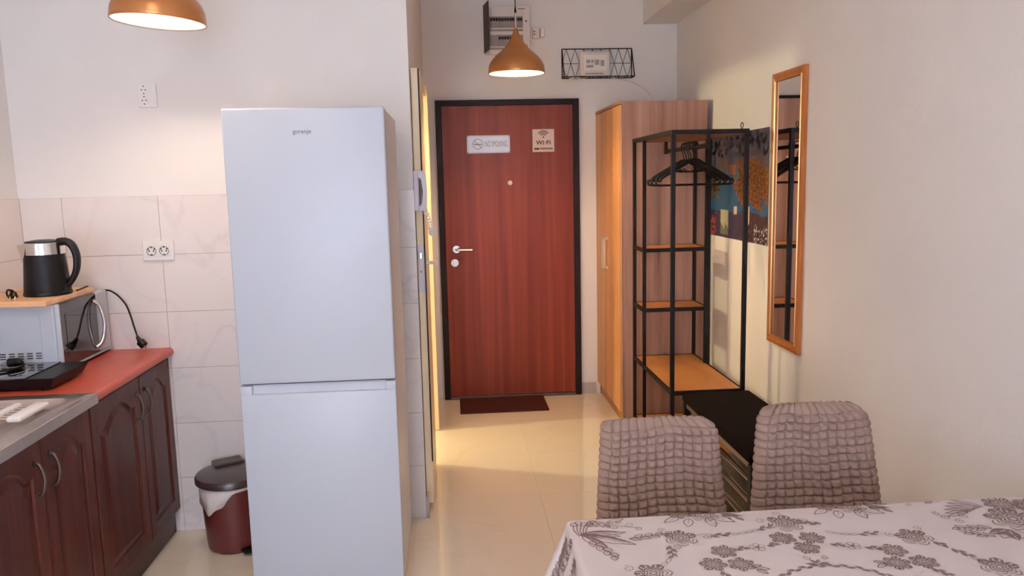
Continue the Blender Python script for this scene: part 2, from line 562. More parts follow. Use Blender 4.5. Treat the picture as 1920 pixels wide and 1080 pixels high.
# ------------------------------------------------------------------ front door
b = box(-0.097, -0.055, YD-0.030, YD-0.0005, 0, 2.10, 0.003)
box(0.850, 0.892, YD-0.030, YD-0.0005, 0, 2.10, 0.003, bm=b)
box(-0.055, 0.850, YD-0.030, YD-0.0005, 2.060, 2.10, 0.003, bm=b)
door1 = struct('door_1', b, M['doorframe'])
YF = YD-0.016
obj('leaf', box(-0.0545, 0.8495, YF, YD-0.001, 0.022, 2.0595), M['doorwood'], door1)
obj('threshold', box(-0.055, 0.850, YD-0.034, YD-0.002, 0.0, 0.021, 0.003), M['pewter'], door1)
hd = obj('handle', disc((0.018, YF, 1.080), (0, -1, 0), 0.026, 0.008), M['chrome'], door1, smooth=True)
obj('lever', tube(smoothpath([(0.018, YF-0.008, 1.080), (0.018, YF-0.045, 1.080), (0.03, YF-0.055, 1.080), (0.128, YF-0.055, 1.077)], 6), 0.0095, 12), M['chrome'], hd, smooth=True)
lk = obj('lock_rosette', disc((0.004, YF, 0.985), (0, -1, 0), 0.027, 0.009), M['chrome'], door1, smooth=True)
b = disc((0.004, YF-0.009, 0.990), (0, -1, 0), 0.009, 0.004, 16)
box(0.0005, 0.0075, YF-0.013, YF-0.009, 0.968, 0.988, bm=b)
obj('cylinder', b, M['steel'], lk, smooth=True)
obj('peephole', lathe([(0.0, 0.0), (0.016, 0.0), (0.016, 0.004), (0.010, 0.007), (0.0, 0.008)], (0, 0, 0), 20), M['white'], door1, smooth=True, label='small white peephole')
pe = bpy.data.objects['peephole']; pe.rotation_euler = (PI/2, 0, 0); pe.location = (0.405, YF-0.0003, 1.533)

# ------------------------------------------------------------------ signs on the front door
ys = YF-0.0045
t = thing('no_smoking_sign', (0.262, YF, 1.738), 'silver NO SMOKING plate stuck to the brown front door', 'sign')
obj('plate', box(0.113, 0.411, YF-0.004, YF-0.0003, 1.739, 1.861, 0.003), M['signsilver'], t)
b = new()
for k in range(36):
    a0, a1 = 2*PI*k/36, 2*PI*(k+1)/36
    bar((0.188+0.034*math.cos(a0), ys, 1.802+0.034*math.sin(a0)), (0.188+0.034*math.cos(a1), ys, 1.802+0.034*math.sin(a1)), 0.0012, 0.004, b)
bar((0.164, ys, 1.826), (0.212, ys, 1.778), 0.0012, 0.004, b)
bar((0.162, ys-0.0003, 1.800), (0.214, ys-0.0003, 1.800), 0.001, 0.008, b)
obj('emblem', b, M['greyprint'], t)
obj('lettering', text_mesh('NO SMOKING', 0.056, (0.314, ys, 1.800), (1, 0, 0), (0, 0, 1), sx=0.44), M['greyprint'], t)
b = new()
for (x0, x1, z0, z1) in ((0.121, 0.403, 1.7455, 1.7470), (0.121, 0.403, 1.8530, 1.8545), (0.121, 0.1225, 1.747, 1.853), (0.4015, 0.403, 1.747, 1.853)):
    box(x0, x1, ys-0.0003, ys+0.0005, z0, z1, bm=b)
obj('border', b, M['greyprint'], t)
for sx_, sz_ in ((0.405, 1.855), (0.405, 1.745), (0.119, 1.855), (0.119, 1.745)):
    obj('screw', disc((sx_, YF-0.004, sz_), (0, -1, 0), 0.0035, 0.002, 12), M['pewter'], t)

t = thing('wifi_sign', (0.643, YF, 1.738), 'small square cream Wi-Fi sign at the upper right of the front door', 'sign')
obj('plate', box(0.567, 0.719, YF-0.004, YF-0.0003, 1.740, 1.896, 0.003), M['signpink'], t)
b = new()
def arc(cx, cz, r, a0, a1, w, b, n=14, y=ys):
    for k in range(n):
        p, q = a0+(a1-a0)*k/n, a0+(a1-a0)*(k+1)/n
        bar((cx+r*math.sin(p), y, cz+r*math.cos(p)), (cx+r*math.sin(q), y, cz+r*math.cos(q)), 0.0012, w, b)
for r in (0.018, 0.030, 0.042):
    arc(0.643, 1.842, r, -0.95, 0.95, 0.0062, b)
disc((0.643, ys+0.0006, 1.842), (0, -1, 0), 0.0055, 0.0012, 14, b)
obj('emblem', b, M['darkprint'], t)
obj('lettering', text_mesh('Wi\u00b7Fi', 0.040, (0.643, ys, 1.803), (1, 0, 0), (0, 0, 1), sx=1.08, bold=0.0012, spacing=1.08), M['darkprint'], t)
b = box(0.579, 0.614, ys-0.0006, ys+0.0006, 1.756, 1.769)
obj('print_bar', b, M['darkprint'], t)
obj('print_bar', box(0.620, 0.707, ys-0.0006, ys+0.0006, 1.757, 1.769), M['greyprint'], t)

# doormat
t = obj('doormat', box(0.008, 0.610, 5.118, 5.474, 0.0005, 0.010, 0.003), M['mat'], loc=(0.31, 5.3, 0))
tag(t, 'thin dark brown doormat on the floor in front of the brown front door', 'doormat')

# ------------------------------------------------------------------ breaker box above the door
t = thing('breaker_box', (0.405, YD, 2.395), 'open white electrical breaker box high above the front door', 'breaker box')
yb_ = YD-0.055
obj('housing', box(0.253, 0.562, yb_, YD-0.0004, 2.398, 2.712, 0.006), M['panelwhite'], t)
for (z0, z1, nb, x0) in ((2.575, 2.635, 12, 0.292), (2.455, 2.515, 5, 0.345)):
    rw = obj('breaker_row', box(0.288, 0.512, yb_-0.006, yb_-0.0002, z0-0.008, z1+0.006, 0.002), M['panelgrey'], t)
    for k in range(nb):
        xk = x0+0.0182*k
        obj('breaker', box(xk, xk+0.0165, yb_-0.016, yb_-0.0062, z0, z1-0.004, 0.001), M['panelgrey'], rw)
        obj('toggle', box(xk+0.002, xk+0.0145, yb_-0.026, yb_-0.0162, z0+0.034, z0+0.052, 0.001), M['blackplastic'], rw)
for zz in (2.545, 2.425):
    obj('label_strip', box(0.288, 0.512, yb_-0.0012, yb_-0.0002, zz, zz+0.014), M['panelgrey'], t)
obj('cover', rot(box(0.246, 0.252, YD-0.215, YD-0.056, 2.400, 2.712, 0.002), (0.252, YD-0.056, 2.5), 'Z', 0.16), M['smoke'], t, label='swung-open smoked brown cover')
for zz in (2.61, 2.45):
    obj('screw', disc((0.535, yb_, zz), (0, -1, 0), 0.006, 0.003, 12), M['darkprint'], t)
obj('badge', box(0.480, 0.528, yb_-0.0012, yb_-0.0002, 2.688, 2.694), M['greyprint'], t)

t = thing('wall_socket', (0.63, YD, 2.50), 'small white surface socket and plug beside the breaker box', 'socket')
obj('socket_box', box(0.580, 0.628, YD-0.035, YD-0.0004, 2.500, 2.572, 0.005), M['panelwhite'], t)
b = disc((0.592, YD-0.035, 2.545), (0, -1, 0), 0.005, 0.001, 12)
disc((0.592, YD-0.035, 2.527), (0, -1, 0), 0.005, 0.001, 12, b)
obj('hole', b, M['darkprint'], t)
obj('plug', box(0.632, 0.662, YD-0.045, YD-0.0004, 2.508, 2.565, 0.006), M['white'], t)

# ------------------------------------------------------------------ wire shelf with router
t = thing('wire_wall_shelf', (1.022, YD, 2.23), 'black geometric wire shelf hung right of the breaker box', 'shelf')
xa, xb_, za, zb_ = 0.782, 1.266, 2.236, 2.432
yw_, yo = YD-0.006, YD-0.10
b = new()
for p, q in (((xa, yw_, za), (xb_, yw_, za)), ((xa, yw_, zb_), (xb_, yw_, zb_)), ((xa, yw_, za), (xa, yw_, zb_)), ((xb_, yw_, za), (xb_, yw_, zb_))):
    bar(p, q, 0.006, 0.006, b)
obj('back_frame', b, M['black'], t)
b = new()
for p, q in (((xa, yo, za), (xb_, yo, za)), ((xa, yw_, za), (xa, yo, za)), ((xb_, yw_, za), (xb_, yo, za)), ((xa, yw_, zb_), (xa, yo, za)), ((xb_, yw_, zb_), (xb_, yo, za))):
    bar(p, q, 0.006, 0.006, b)
for k in range(1, 8):
    x = xa+(xb_-xa)*k/8
    bar((x, yw_, za), (x, yo, za), 0.003, 0.003, b)
obj('basket_frame', b, M['black'], t)
b = new()
n = 8
zm = (za+zb_)/2
for k in range(n):
    x0, x1 = xa+(xb_-xa)*k/n, xa+(xb_-xa)*(k+1)/n
    xm = (x0+x1)/2
    for p, q in (((x0, zm), (xm, zb_)), ((xm, zb_), (x1, zm)), ((x0, zm), (xm, za)), ((xm, za), (x1, zm))):
        bar((p[0], yw_, p[1]), (q[0], yw_, q[1]), 0.003, 0.003, b)
bar((xa, yw_, zm), (xb_, yw_, zm), 0.003, 0.003, b)
obj('lattice', b, M['black'], t)

t = thing('router', (1.005, YD-0.05, 2.24), 'white router standing in the black wire shelf', 'router')
b = box(0.897, 1.110, YD-0.055, YD-0.02, 2.2405, 2.412, 0.017, 3)
obj('case', b, M['panelwhite'], t)
obj('front_panel', box(0.925, 1.082, YD-0.0575, YD-0.0552, 2.275, 2.385, 0.001), M['white'], t)
b = new()
for (x0, x1, z0, z1) in ((0.942, 0.968, 2.330, 2.352), (0.942, 0.990, 2.300, 2.318), (1.000, 1.030, 2.318, 2.352), (0.975, 0.992, 2.330, 2.352), (1.04, 1.066, 2.31, 2.35)):
    box(x0, x1, YD-0.0582, YD-0.0576, z0, z1, bm=b)
obj('label_print', b, M['panelgrey'], t)
b = new()
for k in range(9):
    box(0.936+0.014*k, 0.945+0.014*k, YD-0.0562, YD-0.0552, 2.2575, 2.2645, bm=b)
obj('indicator_row', b, M['darkprint'], t)
t = obj('router_cable', tube(smoothpath([(1.10, YD-0.03, 2.243), (1.20, YD-0.0045, 2.222), (1.30, YD-0.0035, 2.195), (1.38, YD-0.0035, 2.14), (1.42, YD-0.006, 2.06), (1.43, YD-0.012, 2.0085)], 6), 0.003, 6), M['panelwhite'], loc=(1.3, YD, 2.1), smooth=True)
tag(t, 'thin white cable running from the wire shelf down to the wardrobe top', 'cable')
t = obj('loose_cable', tube(smoothpath([(0.95, YD-0.04, 2.238), (0.90, YD-0.10, 2.222), (0.86, YD-0.102, 2.228), (0.80, YD-0.104, 2.215), (0.783, YD-0.104, 2.20)], 6), 0.003, 6), M['panelwhite'], loc=(0.86, YD, 2.2), smooth=True)
tag(t, 'short white cable looped under the left of the wire shelf', 'cable')

# ------------------------------------------------------------------ wardrobe
WY0, WX, WXR, WZ = 4.73, 1.012, 1.552, 2.005
t = thing('wardrobe', (1.28, 5.1, 0), 'tall oak wardrobe between the front door wall and the clothes rack', 'wardrobe')
obj('side_panel', box(WX+0.02, WXR, WY0, WY0+0.018, 0.0, WZ-0.018), M['wardside'], t, label='oak side panel coloured for its pinkish shade')
obj('side_panel', box(WX+0.02, WXR, YD-0.022, YD-0.004, 0.0, WZ-0.018), M['wardside'], t)
obj('top_panel', box(WX-0.002, WXR, WY0, YD-0.004, WZ-0.0178, WZ), M['wardside'], t)
obj('back_panel', box(WXR-0.012, WXR-0.002, WY0+0.0182, YD-0.0222, 0.0, WZ-0.0182), M['wardside'], t)
obj('plinth', box(WX+0.028, WX+0.044, WY0+0.0182, YD-0.0222, 0.0, 0.088), M['plinthoak'], t)
ysm = 5.128
for (y0, y1, yh) in ((WY0+0.002, ysm-0.0015, 5.10), (ysm+0.0015, YD-0.006, 5.165)):
    d = obj('door', box(WX, WX+0.0185, y0, y1, 0.09, WZ-0.022, 0.0015), M['ward'], t)
    b = bar((WX-0.024, yh, 0.955), (WX-0.024, yh, 1.165), 0.012, 0.014)
    bar((WX-0.0002, yh, 0.963), (WX-0.024, yh, 0.963), 0.012, 0.014, b)
    bar((WX-0.0002, yh, 1.157), (WX-0.024, yh, 1.157), 0.012, 0.014, b)
    obj('handle', b, M['handlesteel'], d)
obj('white_dot', disc((1.10, WY0, 1.655), (0, -1, 0), 0.007, 0.002, 14), M['white'], t)  # small white disc on the near side panel

# ------------------------------------------------------------------ clothes rack
RX0, RX1, RY0, RYM, RY1, RZ = 1.092, 1.462, 3.844, 4.43, 4.672, 1.778
t = thing('clothes_rack', (1.277, 4.26, 0), 'black metal clothes rack with wooden shelves in front of the wardrobe', 'clothes rack')
pw = 0.020
for (x, y, w) in ((RX0, RY0, pw), (RX1, RY0, pw), (RX0, RYM, 0.018), (RX1, RYM, 0.030), (RX0, RY1, 0.018), (RX1, RY1, 0.018)):
    obj('post', box(x-w/2, x+w/2, y-pw/2, y+pw/2, 0, RZ-0.0225), M['black'], t)
b = new()
for (x0, x1, y0, y1) in ((RX0-pw/2, RX1+pw/2, RY0-pw/2, RY0+pw/2), (RX0-pw/2, RX1+pw/2, RY1-pw/2, RY1+pw/2),
                         (RX0-pw/2, RX0+pw/2, RY0+pw/2, RY1-pw/2), (RX1-pw/2, RX1+pw/2, RY0+pw/2, RY1-pw/2)):
    box(x0, x1, y0, y1, RZ-0.022, RZ, bm=b)
obj('top_frame', b, M['black'], t)
obj('top_board', box(RX0+pw/2+0.0005, RX1-pw/2-0.0005, RY0+pw/2+0.0005, RY1-pw/2-0.0005, RZ-0.0215, RZ-0.004), M['racktop'], t)
def shelf(z, y0, board_mat, th=0.018):
    f = new()
    e = 0.012
    box(RX0+pw/2, RX1-pw/2, y0-e/2, y0+e/2, z-0.022, z, bm=f)
    box(RX0+pw/2, RX1-pw/2, RY1-e/2, RY1+e/2, z-0.022, z, bm=f)
    box(RX0-e/2, RX0+e/2, y0+pw/2, RY1-pw/2, z-0.022, z, bm=f)
    box(RX1-e/2, RX1+e/2, y0+pw/2, RY1-pw/2, z-0.022, z, bm=f)
    obj('shelf_frame', f, M['black'], t)
    obj('shelf', box(RX0+e/2+0.0005, RX1-e/2-0.0005, y0+e/2+0.0005, RY1-e/2-0.0005, z-th, z-0.001), board_mat, t)
shelf(1.144, RYM, M['rackwood'])
shelf(0.795, RYM, M['rackwood'])
shelf(0.460, RY0, M['rackwood'])
shelf(0.085, RY0, M['rackwood'])
b = tube([(1.27, RY0+pw/2, 1.70), (1.27, RYM+0.19, 1.70)], 0.011, 12)
obj('hanging_rail', b, M['black'], t, smooth=True)
b = box(1.262, 1.278, RYM+0.185, RYM+0.205, 1.685, RZ-0.022)
obj('rail_bracket', b, M['black'], t)
obj('rail_bracket', box(1.262, 1.278, RY0-0.006, RY0+0.012, 1.685, RZ-0.022), M['black'], t)
obj('hook_loop', tube(smoothpath([(1.437, RY0, RZ), (1.431, RY0, RZ+0.012), (1.433, RY0, RZ+0.026), (1.437, RY0, RZ+0.030), (1.441, RY0, RZ+0.026), (1.443, RY0, RZ+0.012), (1.437, RY0, RZ+0.001)], 4), 0.0022, 8), M['black'], t, smooth=True)

# hangers: one built, then copied
HC = Vector((1.27, 4.10, 1.70))
def build_hanger():
    t = thing('clothes_hanger', HC, 'black plastic clothes hanger, nearest one on the rack rail', 'hanger', 'black hangers on the rack rail')
    pts = []
    for k in range(17):
        a = -0.75+ (PI+0.75)*k/16
        pts.append((HC.x+0.019*math.cos(a), HC.y, HC.z-0.0015+0.0185*math.sin(a)))
    pts = pts + [(HC.x-0.019, HC.y, HC.z-0.02), (HC.x-0.006, HC.y, HC.z-0.045), (HC.x, HC.y, HC.z-0.075)]
    obj('hook', tube(pts, 0.0035, 8), M['blackplastic'], t, smooth=True)
    b = tube(smoothpath([(HC.x-0.205, HC.y, HC.z-0.186), (HC.x-0.19, HC.y, HC.z-0.164), (HC.x-0.06, HC.y, HC.z-0.098), (HC.x, HC.y, HC.z-0.074), (HC.x+0.06, HC.y, HC.z-0.098), (HC.x+0.19, HC.y, HC.z-0.164), (HC.x+0.205, HC.y, HC.z-0.186)], 6), 0.0095, 8, flat=0.8)
    tube(smoothpath([(HC.x-0.07, HC.y, HC.z-0.12), (HC.x-0.04, HC.y, HC.z-0.135), (HC.x+0.04, HC.y, HC.z-0.135), (HC.x+0.07, HC.y, HC.z-0.12)], 5), 0.0035, 6, bm=b)
    obj('shoulder', b, M['blackplastic'], t, smooth=True)
    b = tube(smoothpath([(HC.x-0.205, HC.y, HC.z-0.186), (HC.x-0.225, HC.y, HC.z-0.178), (HC.x-0.232, HC.y, HC.z-0.190), (HC.x-0.222, HC.y, HC.z-0.203), (HC.x-0.19, HC.y, HC.z-0.205), (HC.x, HC.y, HC.z-0.205), (HC.x+0.19, HC.y, HC.z-0.205), (HC.x+0.222, HC.y, HC.z-0.203), (HC.x+0.232, HC.y, HC.z-0.190), (HC.x+0.225, HC.y, HC.z-0.178), (HC.x+0.205, HC.y, HC.z-0.186)], 5), 0.0048, 8)
    obj('trouser_bar', b, M['blackplastic'], t, smooth=True)
    return t
h0 = build_hanger()
hl = ['black plastic clothes hanger, second from the front on the rack rail', 'black plastic clothes hanger, third from the front on the rack rail',
      'black plastic clothes hanger, fourth from the front on the rack rail', 'black plastic clothes hanger, farthest back on the rack rail']
h0.scale = (0.90, 1, 1)
h0.location = (1.266, 4.05, 1.7115); h0.rotation_euler = (0, 0, 0.03)
for k, (dy, rz) in enumerate(((4.10, -0.05), (4.15, 0.05), (4.21, -0.03), (4.27, 0.06))):
    c = copy_tree(h0)
    c.location = (1.266+0.004*(k-1), dy, 1.7115); c.rotation_euler = (0, 0, rz)
    c['label'] = hl[k]

# ------------------------------------------------------------------ poster on the right wall
def poster():
    y0, y1, z0, z1 = 3.86, 4.80, 1.192, 1.786
    nx, nz = 180, 120
    bm = bmesh.new()
    lay = bm.verts.layers.float_color.new('picture')
    def fbm(p, o=4):
        return noise.fractal(Vector(p), 1.0, 2.0, o)
    grid = []
    for j in range(nz+1):
        row = []
        for i in range(nx+1):
            u, v = i/nx, j/nz     # u: 0 far (left in the picture), 1 near; v: 0 bottom
            y, z = y1-(y1-y0)*u, z0+(z1-z0)*v
            v_ = bm.verts.new((XR-0.0025-0.0018*math.sin(u*21)*(1 if u > 0.02 else 0), y, z))
            n1, n2, n3 = fbm((u*7, v*5, 3)), fbm((u*22, v*16, 9)), fbm((u*60, v*40, 5))
            sky = rgb(72, 84, 104); sea = rgb(44, 92, 128); dark = rgb(30, 28, 42)
            c = sky
            if v > 0.80+0.06*n1:
                c = rgb(86, 86, 98) if n2 < 0.12 else dark
            elif v > 0.66+0.05*n1: c = rgb(84, 86, 100) if n2 > -0.2 else rgb(120, 76, 60)
            elif v > 0.52: c = rgb(78, 98, 118)
            else: c = sea
            fol = 1-((u-0.82)/0.36)**2-((v-0.52-0.08*n1)/0.20)**2
            if fol+0.55*n2+0.2*n3 > 0.1:
                c = rgb(150, 92, 40) if n3 > 0.0 else rgb(104, 64, 34)
            fol = 1-((u-0.10)/0.17)**2-((v-0.50)/0.20)**2
            if fol+0.8*n2+0.3*n3 > 0.45: c = rgb(104, 86, 60) if n3 > 0 else rgb(70, 62, 50)
            if abs(u-0.45) < 0.055 and abs(v-0.66) < 0.045: c = rgb(150, 92, 74)
            if 0.0 < v < 0.26+0.03*n1:
                c = rgb(58, 52, 84) if u < 0.66 else rgb(62, 44, 46)
                if n2 > 0.25: c = rgb(84, 60, 62)
            if abs(u-0.32) < 0.075 and 0.03 < v < 0.27: c = rgb(186, 186, 150) if v > 0.12+0.05*n2 else rgb(112, 118, 92)
            if u < 0.16 and v < 0.20+0.05*n2: c = rgb(166, 86, 66) if n3 > -0.1 else rgb(74, 52, 50)
            if 0.69 < u < 0.73+0.02*v and 0.15 < v < 0.32: c = rgb(214, 190, 166)
            if 0.48 < u < 0.53 and 0.24 < v < 0.31: c = rgb(206, 178, 160)
            if u > 0.80 and v < 0.16+0.05*n1 and n3 > 0.22: c = rgb(206, 196, 194)
            v_[lay] = (c[0], c[1], c[2], 1)
            row.append(v_)
        grid.append(row)
    for j in range(nz):
        for i in range(nx):
            bm.faces.new((grid[j][i], grid[j][i+1], grid[j+1][i+1], grid[j+1][i]))
    m, tt, bb = newmat('poster_print')
    at = tt.nodes.new('ShaderNodeVertexColor'); at.layer_name = 'picture'
    tt.links.new(at.outputs['Color'], bb.inputs['Base Color'])
    bb.inputs['Roughness'].default_value = 0.22
    o = obj('poster', bm, m, loc=(XR, 4.33, 1.19), smooth='all')
    md = o.modifiers.new('thickness', 'SOLIDIFY'); md.thickness = 0.0006; md.offset = 0
    tag(o, 'glossy landscape poster on the right wall behind the clothes rack', 'poster')
poster()

# ------------------------------------------------------------------ mirror on the right wall
t = thing('wall_mirror', (XR, 3.63, 0.72), 'tall narrow mirror in golden wood frame on the right wall', 'mirror')
my0, my1, mz0, mz1, mt = 3.447, 3.803, 0.720, 2.030, 0.036
def miterframe(y0, y1, z0, z1, w, x0, x1):
    b = new()
    o = [(y0, z0), (y1, z0), (y1, z1), (y0, z1)]
    i = [(y0+w, z0+w), (y1-w, z0+w), (y1-w, z1-w), (y0+w, z1-w)]
    A = [b.verts.new((x0, *p)) for p in o]; Bv = [b.verts.new((x0, *p)) for p in i]
    Cc = [b.verts.new((x1, *p)) for p in o]; D = [b.verts.new((x1+(x0-x1)*0.25, *p)) for p in i]
    mid = [((p[0]*0.55+q[0]*0.45), (p[1]*0.55+q[1]*0.45)) for p, q in zip(o, i)]
    E = [b.verts.new((x1-0.003, *p)) for p in mid]
    for k in range(4):
        q = (k+1) % 4
        b.faces.new((A[k], A[q], Cc[q], Cc[k]))
        b.faces.new((Cc[k], Cc[q], E[q], E[k]))
        b.faces.new((E[k], E[q], D[q], D[k]))
        b.faces.new((D[k], D[q], Bv[q], Bv[k]))
        b.faces.new((Bv[k], Bv[q], A[q], A[k]))
    return b
obj('frame', miterframe(my0, my1, mz0, mz1, mt, XR-0.0005, XR-0.019), M['gold'], t)
b = new()
w2 = mt-0.001
for p, q in (((my0+w2, mz0+w2), (my0+w2, mz1-w2)), ((my1-w2, mz0+w2), (my1-w2, mz1-w2)), ((my0+w2, mz0+w2), (my1-w2, mz0+w2)), ((my0+w2, mz1-w2), (my1-w2, mz1-w2))):
    tube([(XR-0.0175, *p), (XR-0.0175, *q)], 0.004, 8, bm=b)
obj('bead', b, M['brassframe'], t, smooth=True)
obj('glass', box(XR-0.010, XR-0.004, my0+mt-0.004, my1-mt+0.004, mz0+mt-0.004, mz1-mt+0.004), M['mirror'], t)

# ------------------------------------------------------------------ pendant lamps
def pendant(cx, cy, zr, label, power, tint=WARM):
    t = thing('pendant_lamp', (cx, cy, zr), label, 'lamp')
    s = 0.155/295
    prof = [(295, 0), (292, 45), (287, 80), (265, 125), (225, 172), (190, 203), (150, 236), (120, 268), (96, 298), (72, 330), (52, 362), (36, 395), (26, 425), (20, 452)]
    outer = [(r*s, z*s) for r, z in prof]
    sm = []
    for i in range(len(outer)-1):
        sm.append(outer[i]); sm.append(((outer[i][0]+outer[i+1][0])/2, (outer[i][1]+outer[i+1][1])/2))
    sm.append(outer[-1])
    rim = [(outer[0][0]-0.0035, -0.0008), (outer[0][0]-0.001, -0.001)]
    b = lathe(rim + sm + [(0.0, outer[-1][1]+0.001)], (cx, cy, zr), 56, cap=False)
    obj('shade', b, M['lampgold'], t, smooth='all')
    inner = [(max(r-0.0036, 0.004), z-0.0012) for r, z in sm]
    b = lathe([(outer[0][0]-0.0035, -0.0007)] + inner + [(0.0, inner[-1][1])], (cx, cy, zr), 56, cap=False)
    obj('reflector', b, M['lampwhite'], t, smooth='all', label='white inside of the shade')
    zt = outer[-1][1]
    obj('stem', cyl((cx, cy, zr+zt), (cx, cy, zr+zt+0.085), 0.0045, seg=12), M['chrome'], t, smooth=True)
    obj('cord_grip', lathe([(0.006, 0), (0.0062, 0.012), (0.0035, 0.030)], (cx, cy, zr+zt+0.083), 14), M['blackplastic'], t, smooth=True)
    obj('cord', cyl((cx, cy, zr+zt+0.112), (cx, cy, ZC-0.024), 0.0028, seg=8), M['blackplastic'], t, smooth=True)
    obj('ceiling_rose', lathe([(0.05, 0.0), (0.05, -0.018), (0.046, -0.024), (0.0, -0.0245)], (cx, cy, ZC-0.0003), 32), M['lampgold'], t, smooth=True)
    # bulb: glowing glass globe and its screw socket
    zb = 0.098
    bl = obj('bulb', lathe([(0.0, -0.030), (0.012, -0.0275), (0.022, -0.020), (0.029, -0.008), (0.030, 0.002), (0.026, 0.016), (0.018, 0.030), (0.014, 0.04)], (cx, cy, zr+zb), 20), emis('bulb_glow', tint, power/(PI*4*PI*0.03**2)), t, smooth='all')
    obj('socket', cyl((cx, cy, zr+zb+0.04), (cx, cy, zr+zb+0.10), 0.016, seg=16), M['white'], bl)
    return t
pendant(-0.983, 2.87, 2.115, 'copper pendant lamp hanging over the kitchen, left of the fridge', LAMP_POWER_KITCHEN)
lk_ = pendant(0.372, 4.38, 2.125, 'copper teardrop pendant lamp hanging before the front door', LAMP_POWER_HALL, WARM_HALL)
bpy.data.objects['pendant_lamp'].rotation_euler = (0, 0.06, 0)

# unseen flush ceiling lamp, added as a general fill light
t = thing('ceiling_fill_lamp', (-0.75, 0.75, ZC), 'round white ceiling lamp added out of view as fill light', 'lamp')
obj('base', lathe([(0.0, -0.018), (0.16, -0.018), (0.165, -0.0005), (0.0, -0.0005)], (-0.75, 0.75, ZC), 40, cap=False), M['white'], t, smooth=True)
obj('diffuser', lathe([(0.0, -0.085), (0.06, -0.080), (0.11, -0.062), (0.145, -0.036), (0.155, -0.0185), (0.0, -0.0185)], (-0.75, 0.75, ZC), 40, cap=False), emis('ceiling_fill_glow', (1.0, 0.92, 0.84), CEILING_FILL_POWER/(PI*PI*0.155**2)), t, smooth='all')

# lamp of the bathroom behind the open doorway
t = thing('bathroom_wall_lamp', (-1.55, YD, 1.95), 'glass globe lamp lit inside the bathroom', 'lamp')
obj('globe', lathe([(0.0, -0.05), (0.025, -0.043), (0.043, -0.025), (0.05, 0), (0.043, 0.025), (0.025, 0.043), (0.0, 0.05)], (-1.35, 4.64, 2.0), 20), emis('bath_glow', (1.0, 0.88, 0.48), BATH_POWER/(PI*4*PI*0.05**2)), t, smooth='all')
obj('stem', cyl((-1.35, 4.64, 2.052), (-1.35, 4.64, ZC-0.001), 0.006, seg=10), M['chrome'], t)

# ------------------------------------------------------------------ intercom
t = thing('intercom_handset', (XH, 3.58, 1.42), 'white intercom handset on the wall corner beside the fridge', 'intercom')
obj('base', box(XH+0.0003, XH+0.022, 3.534, 3.625, 1.425, 1.603, 0.004), M['lavender'], t)
b = prism([(XH+0.0223, 1.426), (XH+0.048, 1.426), (XH+0.055, 1.45), (XH+0.058, 1.51), (XH+0.055, 1.57), (XH+0.048, 1.602), (XH+0.0223, 1.602), (XH+0.0223, 1.575), (XH+0.036, 1.560), (XH+0.040, 1.51), (XH+0.036, 1.46), (XH+0.0223, 1.445)], 'y', 3.540, 3.590)
obj('handset', b, M['lavender'], t)
obj('slot_back', box(XH+0.0223, XH+0.0262, 3.5385, 3.60, 1.447, 1.573), M['greyprint'], t)
pts = []
for k in range(90):
    f = k/89
    ang = k*0.9
    base = Vector((XH+0.048+0.012*math.sin(f*PI), 3.60, 1.425-0.105*math.sin(f*PI*0.62)))
    base.y = 3.565+0.05*f
    pts.append(base+Vector((0.010*math.cos(ang), 0.0, 0.010*math.sin(ang))) + Vector((0.02*f, 0, 0)))
obj('coiled_cord', tube(pts, 0.0028, 6), M['white'], t, smooth=True)

# ------------------------------------------------------------------ sockets on the kitchen wall
def schuko(b, x, z, y, r=0.019):
    disc((x, y, z), (0, -1, 0), r, 0.0015, 20, b)
t = thing('double_socket', (-1.278, YK-TH, 1.238), 'white double socket on the wall tiles right of the kettle', 'socket')
y0 = YK-TH
obj('frame', box(-1.344, -1.212, y0-0.010, y0-0.0002, 1.240, 1.326, 0.004), M['white'], t)
for x in (-1.305, -1.252):
    rs = obj('socket_insert', box(x-0.0235, x+0.0235, y0-0.0125, y0-0.0102, 1.259, 1.307, 0.002), M['white'], t)
    b = new()
    for k in range(22):
        a0, a1 = 0.5+2*PI*k/22, 0.5+2*PI*(k+1)/22
        bar((x+0.019*math.cos(a0), y0-0.0129, 1.283+0.019*math.sin(a0)), (x+0.019*math.cos(a1), y0-0.0129, 1.283+0.019*math.sin(a1)), 0.001, 0.0022, b)
    for dx, dz in ((-0.0095, 0), (0.0095, 0), (0, 0.016), (0, -0.016), (-0.012, 0.008), (0.012, 0.008)):
        disc((x+dx, y0-0.0126, 1.283+dz), (0, -1, 0), 0.0034, 0.0008, 10, b)
    obj('contact', b, M['darkprint'], rs)
t = thing('upper_double_socket', (-1.27, YK, 1.89), 'white vertical double socket high on the plaster above the tiles', 'socket')
obj('frame', box(-1.312, -1.234, YK-0.011, YK-0.0002, 1.892, 1.992, 0.004), M['white'], t)
for z in (1.921, 1.964):
    rs = obj('socket_insert', disc((-1.284, YK-0.011, z), (0, -1, 0), 0.0195, 0.0025, 24), M['white'], t, smooth=True)
    b = new()
    for dx, dz in ((-0.008, 0), (0.008, 0), (0, 0.015), (0, -0.015)):
        disc((-1.284+dx, YK-0.0134, z+dz), (0, -1, 0), 0.0028, 0.0008, 10, b)
    obj('contact', b, M['darkprint'], rs)

